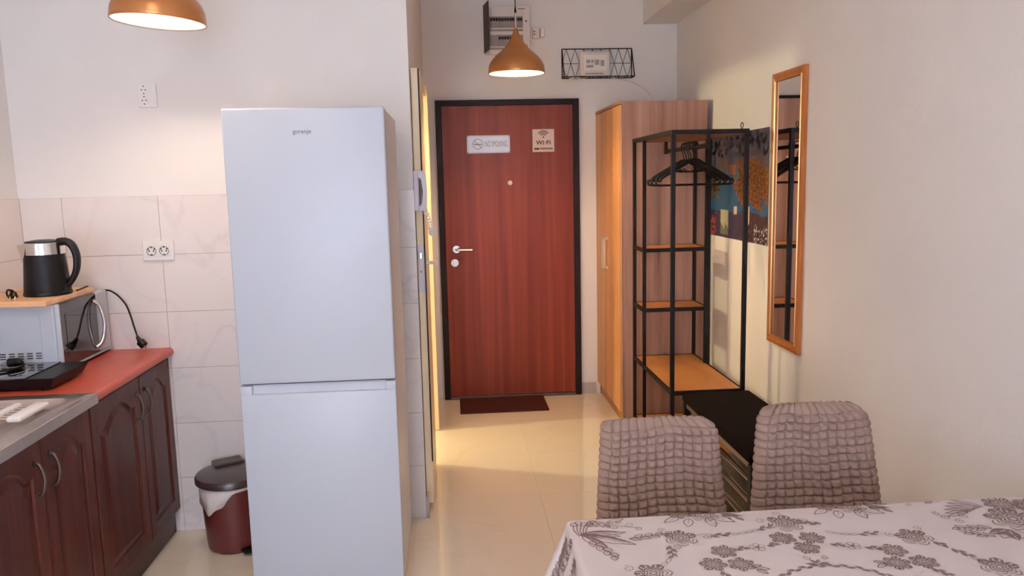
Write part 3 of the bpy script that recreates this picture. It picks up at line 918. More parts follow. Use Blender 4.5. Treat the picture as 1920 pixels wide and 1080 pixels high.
# ------------------------------------------------------------------ fridge
FX0, FX1, FY0, FY1, FZ = -0.790, -0.229, 2.838, 3.425, 1.820
t = thing('fridge', (-0.51, 3.13, 0), 'tall white two-door fridge freezer standing against the tiled wall', 'fridge')
obj('body', box(FX0+0.002, FX1-0.002, FY0+0.066, FY1, 0.03, FZ-0.004, 0.004), M['fridgeside'], t)
obj('gasket', box(FX0+0.012, FX1-0.012, FY0+0.056, FY0+0.0658, 0.07, FZ-0.014), M['gasket'], t)
ud = obj('upper_door', box(FX0, FX1, FY0, FY0+0.0558, 0.838, FZ, 0.007, 3), M['whitegloss'], t, smooth=True)
obj('lettering', text_mesh('gorenje', 0.0215, (-0.516, FY0-0.0006, 1.737), (1, 0, 0), (0, 0, 1), sx=0.98, bold=0.0002), M['greyprint'], ud)
# lower door with a scooped grip along its upper edge
b = box(FX0, FX1, FY0, FY0+0.0558, 0.06, 0.800, 0.005, 2)
box(FX0, FX0+0.042, FY0+0.0003, FY0+0.0555, 0.797, 0.831, 0.003, bm=b)
box(FX1-0.036, FX1, FY0+0.0003, FY0+0.0555, 0.797, 0.831, 0.003, bm=b)
ld = obj('lower_door', b, M['whitegloss'], t, smooth=True)
obj('grip_recess', prism([(FY0+0.010, 0.7995), (FY0+0.0555, 0.7995), (FY0+0.0555, 0.831), (FY0+0.022, 0.831)], 'x', FX0+0.0422, FX1-0.0362), M['whitegloss'], ld)
obj('base_grille', box(FX0+0.02, FX1-0.02, FY0+0.03, FY0+0.0655, 0.012, 0.056), M['fridgeside'], t)
for x in (FX0+0.05, FX1-0.05):
    for y in (FY0+0.10, FY1-0.06):
        obj('foot', cyl((x, y, 0.0), (x, y, 0.0298), 0.018, seg=14), M['blackplastic'], t)

# ------------------------------------------------------------------ pedal bin
bx, by = -0.992, 3.345
t = thing('pedal_bin', (bx, by, 0), 'maroon plastic pedal bin with dark lid beside the fridge', 'bin')
obj('bucket', lathe([(0.0, 0.001), (0.105, 0.001), (0.115, 0.010), (0.119, 0.05), (0.134, 0.296), (0.133, 0.297), (0.0, 0.295)], (bx, by, 0), 48, cap=False), M['bin'], t, smooth=True)
obj('lid', lathe([(0.0, 0.2975), (0.146, 0.2975), (0.151, 0.303), (0.151, 0.322), (0.146, 0.330), (0.11, 0.337), (0.0, 0.341)], (bx, by, 0), 48, cap=False), M['binlid'], t, smooth=True)
ha = math.radians(118)
hx_, hy_ = bx+0.118*math.cos(ha), by+0.118*math.sin(ha)
b = box(-0.062, 0.062, -0.045, 0.035, 0.300, 0.350, 0.006)
rot(b, (0, 0, 0), 'Z', ha-PI/2)
bmesh.ops.translate(b, verts=b.verts, vec=(hx_+0.012, hy_-0.008, 0))
obj('hinge_housing', b, M['binlid'], t)
# liner skirt with a drooping point
b = new()
n = 72
top, bot = [], []
for k in range(n):
    a = 2*PI*k/n
    dep = 0.052+0.012*math.sin(3*a+1.0)+0.006*math.sin(11*a)
    da = math.atan2(math.sin(a-math.radians(232)), math.cos(a-math.radians(232)))
    dep += 0.060*max(0, 1-abs(da)/0.75)
    da2 = math.atan2(math.sin(a-math.radians(300)), math.cos(a-math.radians(300)))
    dep -= 0.040*max(0, 1-abs(da2)/0.6)
    r1 = 0.1360; r2 = 0.138+0.003*math.sin(9*a)-dep*0.03
    top.append(b.verts.new((bx+r1*math.cos(a), by+r1*math.sin(a), 0.2965)))
    bot.append(b.verts.new((bx+r2*math.cos(a), by+r2*math.sin(a), 0.2965-max(dep, 0.015))))
for k in range(n):
    q = (k+1) % n
    b.faces.new((top[k], top[q], bot[q], bot[k]))
lo = obj('liner', b, M['liner'], t, smooth='all', label='white bin liner hanging over the rim')
md = lo.modifiers.new('thickness', 'SOLIDIFY'); md.thickness = 0.0008
b = box(-0.03, 0.03, -0.045, 0.0, 0.012, 0.026, 0.004)
pa = math.radians(-52)
rot(b, (0, 0, 0), 'Z', pa+PI/2)
bmesh.ops.translate(b, verts=b.verts, vec=(bx+0.112*math.cos(pa), by+0.112*math.sin(pa), 0))
obj('pedal', b, M['blackplastic'], t)

# ------------------------------------------------------------------ kitchen base units
CXF = -1.275
def cab_door(parent, y0, y1, z0, z1, hy, arch=0.055):
    b = box(CXF-0.020, CXF-0.0065, y0, y1, z0, z1)
    d = obj('door', b, M['mahogany'], parent)
    fw = 0.062
    N = 16
    iy0, iy1, iz0, iz1 = y0+fw, y1-fw, z0+fw, z1-fw*0.9
    zs = iz1-arch
    def path(off):
        pts, kinds = [], []
        a0, a1, c0 = iy0+off, iy1-off, iz0+off
        for k in range(N): pts.append((a0+(a1-a0)*k/N, c0))
        for k in range(N): pts.append((a1, c0+(zs-off-c0)*k/N))
        for k in range(N):
            tt = k/N
            sh = math.sin(PI*min(1, max(0, (tt-0.12)/0.76)))
            pts.append((a1+(a0-a1)*tt, zs-off+arch*sh**0.8))
        for k in range(N): pts.append((a0, zs-off+(c0-zs+off)*k/N))
        return pts
    def outer():
        pts = []
        for k in range(N): pts.append((y0+(y1-y0)*k/N, z0))
        for k in range(N): pts.append((y1, z0+(z1-z0)*k/N))
        for k in range(N): pts.append((y1+(y0-y1)*k/N, z1))
        for k in range(N): pts.append((y0, z1+(z0-z1)*k/N))
        return pts
    def ringfaces(b, A, C):
        n = len(A)
        for i in range(n): b.faces.new((A[i], A[(i+1) % n], C[(i+1) % n], C[i]))
    b = new()
    O, I = outer(), path(0)
    def sh(p, s, cy=(y0+y1)/2, cz=(z0+z1)/2):
        return (cy+(p[0]-cy)*(1-s/((y1-y0)/2)), cz+(p[1]-cz)*(1-s/((z1-z0)/2)))
    A = [b.verts.new((CXF-0.0064, *p)) for p in O]
    A2 = [b.verts.new((CXF-0.003, *p)) for p in O]
    A3 = [b.verts.new((CXF, *sh(p, 0.004))) for p in O]
    C = [b.verts.new((CXF, *p)) for p in path(-0.006)]
    D = [b.verts.new((CXF-0.0064, *p)) for p in I]
    ringfaces(b, A, A2); ringfaces(b, A2, A3); ringfaces(b, A3, C); ringfaces(b, C, D)
    obj('door_frame', b, M['mahogany'], d)
    b = new()
    P1 = [b.verts.new((CXF-0.0064, *p)) for p in path(0.010)]
    P2 = [b.verts.new((CXF-0.0015, *p)) for p in path(0.034)]
    ringfaces(b, P1, P2)
    b.faces.new(P2)
    obj('raised_panel', b, M['mahogany'], d)
    zh = z1-0.115
    b = tube(smoothpath([(CXF, hy, zh+0.050), (CXF+0.016, hy, zh+0.044), (CXF+0.027, hy, zh), (CXF+0.016, hy, zh-0.044), (CXF, hy, zh-0.050)], 6), 0.0048, 10)
    disc((CXF, hy, zh+0.050), (1, 0, 0), 0.010, 0.004, 14, b)
    disc((CXF, hy, zh-0.050), (1, 0, 0), 0.010, 0.004, 14, b)
    obj('handle', b, M['pewter'], d, smooth=True)

def base_unit(label, y0, y1, seams, gapend=False):
    t = thing('base_cabinet', ((XL+CXF)/2, (y0+y1)/2, 0), label, 'cabinet', None)
    obj('carcass', box(XL+TH+0.001, CXF-0.0205, y0, y1, 0.105, 0.816), M['mahogany'], t)
    obj('plinth', box(XL+TH+0.001, CXF-0.028, y0, y1, 0.0, 0.1045), M['plinth'], t)
    cuts = [y0+0.001]+seams+[y1-0.001]
    for k, (a, c) in enumerate(zip(cuts, cuts[1:])):
        hy = c-0.045 if k % 2 == 0 else a+0.045
        cab_door(t, a+0.0015, c-0.0015, 0.112, 0.808, hy)
    return t
base_unit('dark mahogany base cabinet under the red worktop', 2.736, YK-TH-0.003, [3.168])
base_unit('dark mahogany base cabinet under the steel sink', 2.02, 2.733, [2.405])
base_unit('dark mahogany base cabinet nearest the camera at the left', 1.42, 2.017, [1.72])

# worktop: slab with a rounded nose
def nosed(x0, x1, z0, z1, n=8):
    r = (z1-z0)/2
    pts = [(x0, z0)]
    for k in range(n+1):
        a = -PI/2+PI*k/n
        pts.append((x1-r+r*math.cos(a), (z0+z1)/2+r*math.sin(a)))
    pts.append((x0, z1))
    return pts
b = prism(nosed(XL+TH+0.001, -1.250, 0.8165, 0.853), 'y', 2.757, YK-TH-0.001)
t = obj('worktop', b, M['counter'], loc=(-1.55, 3.1, 0.8165), smooth=True)
tag(t, 'red laminate kitchen worktop with rounded front edge', 'worktop')

# sink top
t = thing('sink', (-1.55, 2.3, 0.8165), 'stainless steel sink top with white drainer beside the red worktop', 'sink')
sy0, sy1, sx0, sx1 = 1.42, 2.7545, XL+TH+0.001, -1.253
hx0, hx1, hy0, hy1 = -1.735, -1.305, 1.70, 2.680
def rrect(x0, x1, y0, y1, r, n=6):
    pts = []
    for (cx, cy, a0) in ((x1-r, y0+r, -PI/2), (x1-r, y1-r, 0), (x0+r, y1-r, PI/2), (x0+r, y0+r, PI)):
        for k in range(n+1):
            a = a0+PI/2*k/n
            pts.append((cx+r*math.cos(a), cy+r*math.sin(a)))
    return pts
b = new()
def ringv(pts, z): return [b.verts.new((x, y, z)) for x, y in pts]
def bridge(A, C):
    n = len(A)
    for i in range(n): b.faces.new((A[i], A[(i+1) % n], C[(i+1) % n], C[i]))
zt = 0.8535
O0 = ringv(rrect(sx0, sx1, sy0, sy1, 0.004), zt-0.026)
O1 = ringv(rrect(sx0, sx1, sy0, sy1, 0.004), zt-0.002)
O2 = ringv(rrect(sx0+0.002, sx1-0.002, sy0+0.002, sy1-0.002, 0.004), zt)
R1 = ringv(rrect(hx0-0.024, hx1+0.024, hy0-0.024, hy1+0.024, 0.07), zt)
R2 = ringv(rrect(hx0-0.016, hx1+0.016, hy0-0.016, hy1+0.016, 0.065), zt+0.004)
R3 = ringv(rrect(hx0-0.006, hx1+0.006, hy0-0.006, hy1+0.006, 0.06), zt+0.003)
R4 = ringv(rrect(hx0, hx1, hy0, hy1, 0.055), zt-0.008)
R5 = ringv(rrect(hx0+0.012, hx1-0.012, hy0+0.012, hy1-0.012, 0.05), zt-0.014)
R6 = ringv(rrect(hx0+0.05, hx1-0.05, hy0+0.04, hy1-0.075, 0.05), zt-0.017)
R7 = ringv(rrect(hx0+0.06, hx1-0.06, hy0+0.05, hy1-0.090, 0.045), zt-0.03)
for a_, c_ in ((O0, O1), (O1, O2), (O2, R1), (R1, R2), (R2, R3), (R3, R4), (R4, R5), (R5, R6), (R6, R7)):
    bridge(a_, c_)
b.faces.new(R7)
obj('sink_top', b, M['sinksteel'], t, smooth=True)
obj('edge_strip', box(sx1+0.0002, sx1+0.0022, sy0, sy1, 0.8175, zt-0.0005), M['steel'], t)
t = thing('dish_drainer', (-1.42, 2.5, 0.836), 'small white plastic drainer rack lying in the steel sink', 'drainer')
b = box(-1.398, -1.352, 2.455, 2.635, 0.8440, 0.862, 0.008, 3)
obj('end_bar', b, M['white'], t, smooth=True)
obj('end_bar', box(-1.462, -1.440, 2.40, 2.635, 0.8440, 0.862, 0.006, 3), M['white'], t, smooth=True)
obj('end_bar', box(-1.700, -1.662, 2.455, 2.635, 0.8440, 0.862, 0.006, 3), M['white'], t, smooth=True)
for k in range(6):
    y = 2.475+0.028*k
    obj('rod', tube([(-1.662, y, 0.851), (-1.398, y, 0.851)], 0.0035, 8), M['chrome'], t, smooth=True)

# ------------------------------------------------------------------ microwave
t = thing('microwave', (-1.67, 3.28, 0.853), 'white microwave standing on the red worktop in the corner', 'microwave')
mx0, mx1, my_0, my_1, mz_0, mz_1 = -1.828, -1.525, 3.068, 3.492, 0.868, 1.124
obj('case', box(mx0, mx1, my_0, my_1, mz_0, mz_1, 0.006), M['whitegloss'], t)
b = new()
fr = rrect(mx0+0.045, mx1-0.055, mz_0+0.025, mz_1-0.022, 0.03)
for i in range(len(fr)):
    p, q = fr[i], fr[(i+1) % len(fr)]
    bar((p[0], my_0-0.0004, p[1]), (q[0], my_0-0.0004, q[1]), 0.0025, 0.003, b)
obj('side_emboss', b, M['whitegloss'], t)
b = new()
for i in range(5):
    for j in range(3):
        x = mx1-0.070-0.033*i
        z = 0.918+0.0095*j
        box(x-0.0105, x+0.0105, my_0-0.0012, my_0-0.0002, z-0.0024, z+0.0024, bm=b)
obj('vent', b, M['darkprint'], t, kind='stuff')
# door on the side facing the room
fx = -1.507
dr = obj('door', box(mx1+0.0004, fx, my_0+0.001, my_0+0.318, mz_0+0.004, mz_1-0.002, 0.004), M['blackglass'], t)
obj('door_rim', box(mx1+0.0006, fx+0.0006, my_0-0.0010, my_0+0.010, mz_0+0.002, mz_1-0.001, 0.003), M['whitegloss'], dr)
obj('window', box(fx+0.0002, fx+0.0012, my_0+0.045, my_0+0.255, mz_0+0.045, mz_1-0.045, 0.0), M['blackglass'], dr)
b = tube(smoothpath([(fx+0.001, my_0+0.285, mz_1-0.030), (fx+0.022, my_0+0.297, mz_1-0.055), (fx+0.034, my_0+0.303, (mz_0+mz_1)/2), (fx+0.022, my_0+0.297, mz_0+0.055), (fx+0.001, my_0+0.285, mz_0+0.030)], 6), 0.0055, 10, flat=1.5)
obj('handle', b, M['steel'], dr, smooth=True)
pn = obj('control_panel', box(mx1+0.0004, fx, my_0+0.320, my_1-0.001, mz_0+0.004, mz_1-0.002, 0.005), M['whitegloss'], t)
for z in (mz_0+0.185, mz_0+0.085):
    k = obj('knob', lathe([(0.0, 0), (0.023, 0), (0.022, 0.016), (0.019, 0.020), (0.0, 0.021)], (0, 0, 0), 24), M['chrome'], pn, smooth=True)
    k.rotation_euler = (0, PI/2, 0)
    k.location = Vector((fx+0.0003, my_0+0.370, z))-BASE[t]
    BASE[k] = BASE[t]
obj('bottom_trim', box(mx1+0.0004, fx+0.004, my_0+0.001, my_1-0.001, mz_0-0.001, mz_0+0.0035), M['whitegloss'], t)
for x in (mx0+0.03, mx1-0.03):
    for y in (my_0+0.03, my_1-0.03):
        obj('foot', cyl((x, y, 0.8532), (x, y, mz_0), 0.012, seg=12), M['blackplastic'], t)
# microwave lead and plug dropping behind it
pts = smoothpath([(-1.62, 3.4985, 1.085), (-1.52, 3.496, 1.118), (-1.47, 3.485, 1.105), (-1.425, 3.472, 1.060), (-1.405, 3.465, 1.010), (-1.392, 3.460, 0.96), (-1.378, 3.452, 0.915)], 7)
t = thing('power_lead', (-1.37, 3.45, 0.8535), 'black power lead with plug hanging beside the microwave', 'cable')
obj('cord', tube(pts, 0.0038, 8), M['blackplastic'], t, smooth=True)
b = cyl((-1.380, 3.453, 0.918), (-1.366, 3.447, 0.895), 0.007, 0.012, 14)
cyl((-1.366, 3.447, 0.895), (-1.350, 3.440, 0.880), 0.018, 0.0175, 18, b)
obj('plug', b, M['blackplastic'], t, smooth=True)
b = cyl((-1.352, 3.446, 0.884), (-1.338, 3.440, 0.871), 0.0024, None, 8)
cyl((-1.351, 3.432, 0.884), (-1.337, 3.426, 0.871), 0.0024, None, 8, b)
obj('pin', b, M['chrome'], t)

# board on the microwave
t = obj('cutting_board', box(-1.832, -1.522, 3.012, 3.412, 1.1245, 1.146, 0.003), M['board'], loc=(-1.67, 3.2, 1.1245))
tag(t, 'light wooden cutting board lying on the white microwave', 'cutting board')

# ------------------------------------------------------------------ kettle
kx, ky, kz = -1.603, 3.20, 1.1465
t = thing('kettle', (kx, ky, kz), 'black kettle with steel collar on the wooden cutting board', 'kettle')
obj('base', lathe([(0.0, 0.0), (0.084, 0.0), (0.086, 0.006), (0.084, 0.014), (0.0, 0.014)], (kx, ky, kz), 40, cap=False), M['blackplastic'], t, smooth=True)
obj('body', lathe([(0.0, 0.0142), (0.082, 0.0142), (0.083, 0.02), (0.0715, 0.160), (0.0, 0.160)], (kx, ky, kz), 48, cap=False), M['blackmatte'], t, smooth=True)
obj('collar', lathe([(0.0, 0.1602), (0.0712, 0.1602), (0.068, 0.204), (0.066, 0.206), (0.0, 0.206)], (kx, ky, kz), 48, cap=False), M['chrome'], t, smooth=True, label='shiny steel collar')
ld_ = obj('lid', lathe([(0.0, 0.2062), (0.064, 0.2062), (0.063, 0.211), (0.03, 0.216), (0.0, 0.217)], (kx, ky, kz), 40, cap=False), M['blackplastic'], t, smooth=True)
# spout: wedge with a downward point
b = new()
def pol(r, deg, z):
    a_ = math.radians(deg)
    return b.verts.new((kx+r*math.cos(a_), ky+r*math.sin(a_), kz+z))
D0 = 206
V = [pol(0.0665, D0-30, 0.2045), pol(0.0665, D0+30, 0.2045), pol(0.091, D0-6, 0.197), pol(0.0735, D0-24, 0.163), pol(0.0735, D0+26, 0.163), pol(0.0785, D0+4, 0.128), pol(0.081, D0, 0.160)]
for f in ((0, 1, 2), (0, 2, 6, 3), (2, 1, 4, 6), (6, 5, 3), (6, 4, 5), (0, 3, 4, 1), (3, 5, 4)):
    b.faces.new([V[i] for i in f])
obj('spout', b, M['chrome'], t)
pts = smoothpath([(kx+0.058, ky, kz+0.205), (kx+0.085, ky, kz+0.207), (kx+0.108, ky, kz+0.190), (kx+0.121, ky, kz+0.150), (kx+0.117, ky, kz+0.100), (kx+0.100, ky, kz+0.062), (kx+0.080, ky, kz+0.036)], 6)
obj('handle', tube(pts, 0.014, 12, rfun=lambda f: 0.022-0.008*f, flat=0.75), M['blackplastic'], t, smooth=True)
obj('lettering', text_mesh('KETTLE', 0.006, (kx+0.012, ky-0.0700, kz+0.186), (1, 0, 0), (0, 0, 1)), M['greyprint'], t) if False else None
# kettle lead
t = thing('kettle_lead', (kx-0.06, 3.06, 1.1465), 'bunched black kettle lead and plug on the cutting board', 'cable')
pts = smoothpath([(-1.708, 3.165, 1.152), (-1.705, 3.13, 1.165), (-1.690, 3.10, 1.180), (-1.672, 3.085, 1.176), (-1.665, 3.085, 1.160), (-1.685, 3.08, 1.152), (-1.700, 3.09, 1.168), (-1.682, 3.07, 1.185), (-1.665, 3.07, 1.172)], 6)
obj('cord', tube(pts, 0.0035, 8), M['blackplastic'], t, smooth=True)
b = cyl((-1.665, 3.07, 1.175), (-1.664, 3.064, 1.158), 0.010, 0.017, 16)
obj('plug', b, M['blackplastic'], t, smooth=True)
b = cyl((-1.671, 3.058, 1.162), (-1.671, 3.052, 1.1475), 0.0022, None, 8)
cyl((-1.653, 3.058, 1.162), (-1.653, 3.052, 1.1475), 0.0022, None, 8, b)
obj('pin', b, M['brassframe'], t)
t = obj('kettle_rear_cord', tube(smoothpath([(-1.527, 3.270, 1.150), (-1.535, 3.34, 1.1502), (-1.545, 3.40, 1.1502), (-1.56, 3.43, 1.1400), (-1.60, 3.462, 1.1285), (-1.66, 3.47, 1.1285)], 7), 0.0032, 8), M['blackplastic'], loc=(-1.54, 3.4, 1.13), smooth=True)
tag(t, 'thin black cord running off the back of the cutting board', 'cable')

# ------------------------------------------------------------------ portable induction hob
t = thing('induction_hob', (-1.60, 2.92, 0.853), 'black portable induction hob on the worktop before the microwave', 'hob')
hb = [(-1.80, -1.425, 2.795, 3.052)]
b = new()
def taper(b, x0, x1, y0, y1, z0, z1, ins):
    A = [b.verts.new(p) for p in ((x0+ins, y0+ins, z0), (x1-ins, y0+ins, z0), (x1-ins, y1-ins, z0), (x0+ins, y1-ins, z0))]
    C = [b.verts.new(p) for p in ((x0, y0, z1), (x1, y0, z1), (x1, y1, z1), (x0, y1, z1))]
    b.faces.new(A[::-1]); b.faces.new(C)
    for i in range(4): b.faces.new((A[i], A[(i+1) % 4], C[(i+1) % 4], C[i]))
taper(b, -1.80, -1.412, 2.790, 3.060, 0.862, 0.899, 0.018)
obj('case', b, M['blackplastic'], t)
obj('control_panel', box(-1.503, -1.415, 2.793, 3.057, 0.8992, 0.9015, 0.001), M['blackplastic'], t)
gl = obj('glass_top', box(-1.797, -1.510, 2.793, 3.057, 0.8992, 0.9045, 0.001), M['blackglass'], t)
b = new()
for k in range(48):
    a0, a1 = 2*PI*k/48, 2*PI*(k+1)/48
    if k % 12 == 5: continue
    bar((-1.655+0.088*math.cos(a0), 2.923+0.088*math.sin(a0), 0.9049), (-1.655+0.088*math.cos(a1), 2.923+0.088*math.sin(a1), 0.9049), 0.0018, 0.0006, b)
bar((-1.562, 2.845, 0.9049), (-1.545, 2.885, 0.9049), 0.0018, 0.0006, b)
obj('ring_print', b, M['white'], gl)
for x in (-1.77, -1.46):
    for y in (2.83, 3.02):
        obj('foot', cyl((x, y, 0.8532), (x, y, 0.8618), 0.012, seg=12), M['blackplastic'], t)
t = thing('hob_lead', (-1.66, 2.92, 0.903), 'black power lead and plug lying on top of the hob', 'cable')
b = cyl((-1.662, 2.985, 0.9225), (-1.627, 2.985, 0.9235), 0.0165, 0.0150, 18)
cyl((-1.627, 2.985, 0.9235), (-1.612, 2.980, 0.9205), 0.0150, 0.008, 16, b)
obj('plug', b, M['blackplastic'], t, smooth=True)
b = cyl((-1.662, 2.977, 0.9255), (-1.680, 2.977, 0.9255), 0.0024, None, 8)
cyl((-1.662, 2.993, 0.9255), (-1.680, 2.993, 0.9255), 0.0024, None, 8, b)
obj('pin', b, M['chrome'], t)
pts = smoothpath([(-1.612, 2.980, 0.9195), (-1.600, 2.965, 0.9145), (-1.610, 2.93, 0.9115), (-1.66, 2.89, 0.9105), (-1.70, 2.865, 0.9105), (-1.75, 2.85, 0.9105), (-1.79, 2.86, 0.9105), (-1.815, 2.93, 0.93), (-1.82, 3.00, 0.975), (-1.80, 3.045, 1.00), (-1.765, 3.055, 1.003), (-1.735, 3.055, 1.008), (-1.728, 3.055, 1.000), (-1.75, 3.055, 0.992)], 7)
obj('cord', tube(pts, 0.0042, 8), M['blackplastic'], t, smooth=True)

# ------------------------------------------------------------------ shoe bench
t = thing('shoe_bench', (1.315, 3.36, 0), 'low shoe bench with black padded seat behind the two chairs', 'bench')
bx0, bx1, by0, by1 = 1.135, 1.492, 2.885, 3.822
obj('cushion', box(bx0, bx1, by0, by1, 0.412, 0.460, 0.018, 3), M['blackfabric'], t, smooth=True)
for x in (bx0+0.022, bx1-0.022):
    for y in (by0+0.025, by1-0.025):
        obj('leg', box(x-0.016, x+0.016, y-0.016, y+0.016, 0.0, 0.4115), M['black'], t)
for y in (by0+0.025, by1-0.025):
    obj('end_rail', box(bx0+0.0385, bx1-0.0385, y-0.010, y+0.010, 0.30, 0.325), M['black'], t)
for x in (bx0+0.022, bx1-0.022):
    obj('apron', box(x-0.008, x+0.008, by0+0.0415, by1-0.0415, 0.388, 0.4115), M['benchplate'], t)
for z in (0.335, 0.245, 0.155, 0.065):
    if z < 0.2: obj('shelf_plate', box(bx0+0.05, bx1-0.045, by0+0.0415, by1-0.0415, z-0.022, z-0.016), M['benchplate'], t)
    for x in (bx0+0.016, bx0+0.034, bx1-0.022):
        obj('rod', tube([(x, by0+0.0412, z), (x, by1-0.0412, z)], 0.0055, 8), M['chrome'], t, smooth=True)

# ------------------------------------------------------------------ dining chairs in bubble covers
def bubble(u, v):
    return (abs(math.sin(PI*u))*abs(math.sin(PI*v)))**0.5
def make_chair(cx, cy, wt, wb, ztop, rl, rr, ang, label, seed):
    """cx, cy: middle of the backrest front; wt/wb widths; rl/rr corner radii left and right"""
    rnd = random.Random(seed)
    t = thing('dining_chair', (cx, cy-0.18, 0), label, 'chair', 'dining chairs in bubble covers')
    zb = 0.44
    nx, nz = 13, 17
    SU = 10
    NX, NZ = nx*SU, nz*SU
    T = 0.055
    jit = {}
    def J(i, j):
        if (i, j) not in jit: jit[(i, j)] = (rnd.uniform(0.85, 1.15), rnd.uniform(-0.10, 0.10))
        return jit[(i, j)]
    b = new()
    def pt(u, v, side):
        # u 0..1 across, v 0..1 up
        hw = (wb+(wt-wb)*v)/2
        W = 2*hw
        Ht = ztop-zb
        x = (u-0.5)*W
        z = v*Ht
        # rounded upper corners: pull the row in
        r = rl if u < 0.5 else rr
        dz = Ht-z
        lim = hw
        if dz < r:
            lim = hw-r+math.sqrt(max(0, r*r-(r-dz)**2))
        x = x*(lim/hw) if (u-0.5)*1 != 0 else x
        x = (u-0.5)*2*lim if True else x
        wobu = 0.008*math.sin(v*9+seed)+0.003*math.sin(v*23+u*5)
        wobv = 0.010*math.sin(u*8+seed*2)+0.005*math.sin(u*19+v*7)
        uu, vv = (u+wobu)*nx, (v+wobv)*nz
        i, j = int(math.floor(uu)), int(math.floor(vv))
        a, off = J(i, j)
        fu_, fv_ = abs(2*(uu-i)-1), abs(2*(vv-j)-1)
        bub = (1-fu_**5)*(1-fv_**5)*a
        eu = min(u, 1-u)*W; ev = (1-v)*Ht
        ed = min(1.0, math.sqrt(max(0, min(eu, ev))/0.030)) if min(eu, ev) < 0.030 else 1.0
        y = (T/2)*ed
        y += 0.0140*bub*(0.35+0.65*ed)
        if side: y = -y
        # scalloped outline
        sc = 0.006*(abs(math.sin(PI*vv))**0.6)
        if eu < 0.012: x += math.copysign(sc*(1-eu/0.012), x)
        if ev < 0.012: z += 0.007*(abs(math.sin(PI*uu))**0.6)*(1-ev/0.012)
        # concave curve of the backrest, and lean back
        y += 0.035*(1-(2*u-1)**2)*0.6
        y += 0.10*(z/Ht)*0.55
        return Vector((cx+x, cy+y, zb+z))
    G = []
    for side in (1, 0):
        g = [[None]*(NX+1) for _ in range(NZ+1)]
        for j in range(NZ+1):
            for i in range(NX+1):
                if side == 0 and (i in (0, NX) or j == NZ):
                    g[j][i] = G[0][j][i]
                else:
                    g[j][i] = b.verts.new(pt(i/NX, j/NZ, side))
        G.append(g)
    for s, g in enumerate(G):
        for j in range(NZ):
            for i in range(NX):
                f = (g[j][i], g[j][i+1], g[j+1][i+1], g[j+1][i])
                try: b.faces.new(f if s == 0 else f[::-1])
                except ValueError: pass
    bk = obj('backrest', b, M['cover'], t, smooth='all', label='bubble-textured taupe cover over the backrest')
    # seat with the same cover
    b = new()
    sx_, sy_ = 0.42, 0.40
    NXs, NYs = 60, 60
    rows = []
    for j in range(NYs+1):
        row = []
        for i in range(NXs+1):
            u, v = i/NXs, j/NYs
            eu = min(u, 1-u)*sx_; ev = min(v, 1-v)*sy_
            e = min(eu, ev)
            drop = 0.0
            if e < 0.03: drop = 0.05*(1-e/0.03)**2
            zz = 0.462+0.008*bubble((u*14) % 1, (v*13) % 1)-drop
            row.append(b.verts.new((cx+(u-0.5)*sx_, cy-0.012-sy_*(1-v), zz)))
        rows.append(row)
    for j in range(NYs):
        for i in range(NXs):
            b.faces.new((rows[j][i], rows[j][i+1], rows[j+1][i+1], rows[j+1][i]))
    per = [rows[0][i] for i in range(NXs+1)]+[rows[j][NXs] for j in range(1, NYs+1)]+[rows[NYs][i] for i in range(NXs-1, -1, -1)]+[rows[j][0] for j in range(NYs-1, 0, -1)]
    low = [b.verts.new((v.co.x, v.co.y, 0.375)) for v in per]
    for k in range(len(per)):
        q = (k+1) % len(per)
        b.faces.new((per[k], low[k], low[q], per[q]))
    b.faces.new(low)
    obj('seat', b, M['cover'], t, smooth=True)
    for dx in (-0.175, 0.175):
        for dy in (-0.375, -0.04):
            obj('leg', cyl((cx+dx*1.04, cy+dy, 0), (cx+dx, cy+dy, 0.3748), 0.014, 0.020, 14), M['legwood'], t, smooth=True)
    if ang:
        t.rotation_euler = (0, 0, ang)
    return t
make_chair(0.597, 2.19, 0.345, 0.405, 0.828, 0.012, 0.045, 0.0, 'taupe bubble-covered dining chair nearer the hallway, left of the pair', 3)
make_chair(1.075, 2.19, 0.335, 0.425, 0.852, 0.040, 0.060, 0.0, 'taupe bubble-covered dining chair nearer the right wall', 8)

# ------------------------------------------------------------------ dining table and cloth
TX0, TX1, TY0, TY1, TZT = 0.257, 1.480, 0.98, 1.757, 0.7450
t = thing('dining_table', ((TX0+TX1)/2, (TY0+TY1)/2, 0), 'dining table hidden under the white floral tablecloth', 'table')
obj('tabletop', box(TX0+0.003, TX1-0.003, TY0+0.003, TY1-0.003, TZT-0.030, TZT, 0.004), M['legwood'], t)
for x in (TX0+0.05, TX1-0.05):
    for y in (TY0+0.05, TY1-0.05):
        obj('leg', box(x-0.025, x+0.025, y-0.025, y+0.025, 0.0, TZT-0.0302), M['legwood'], t)

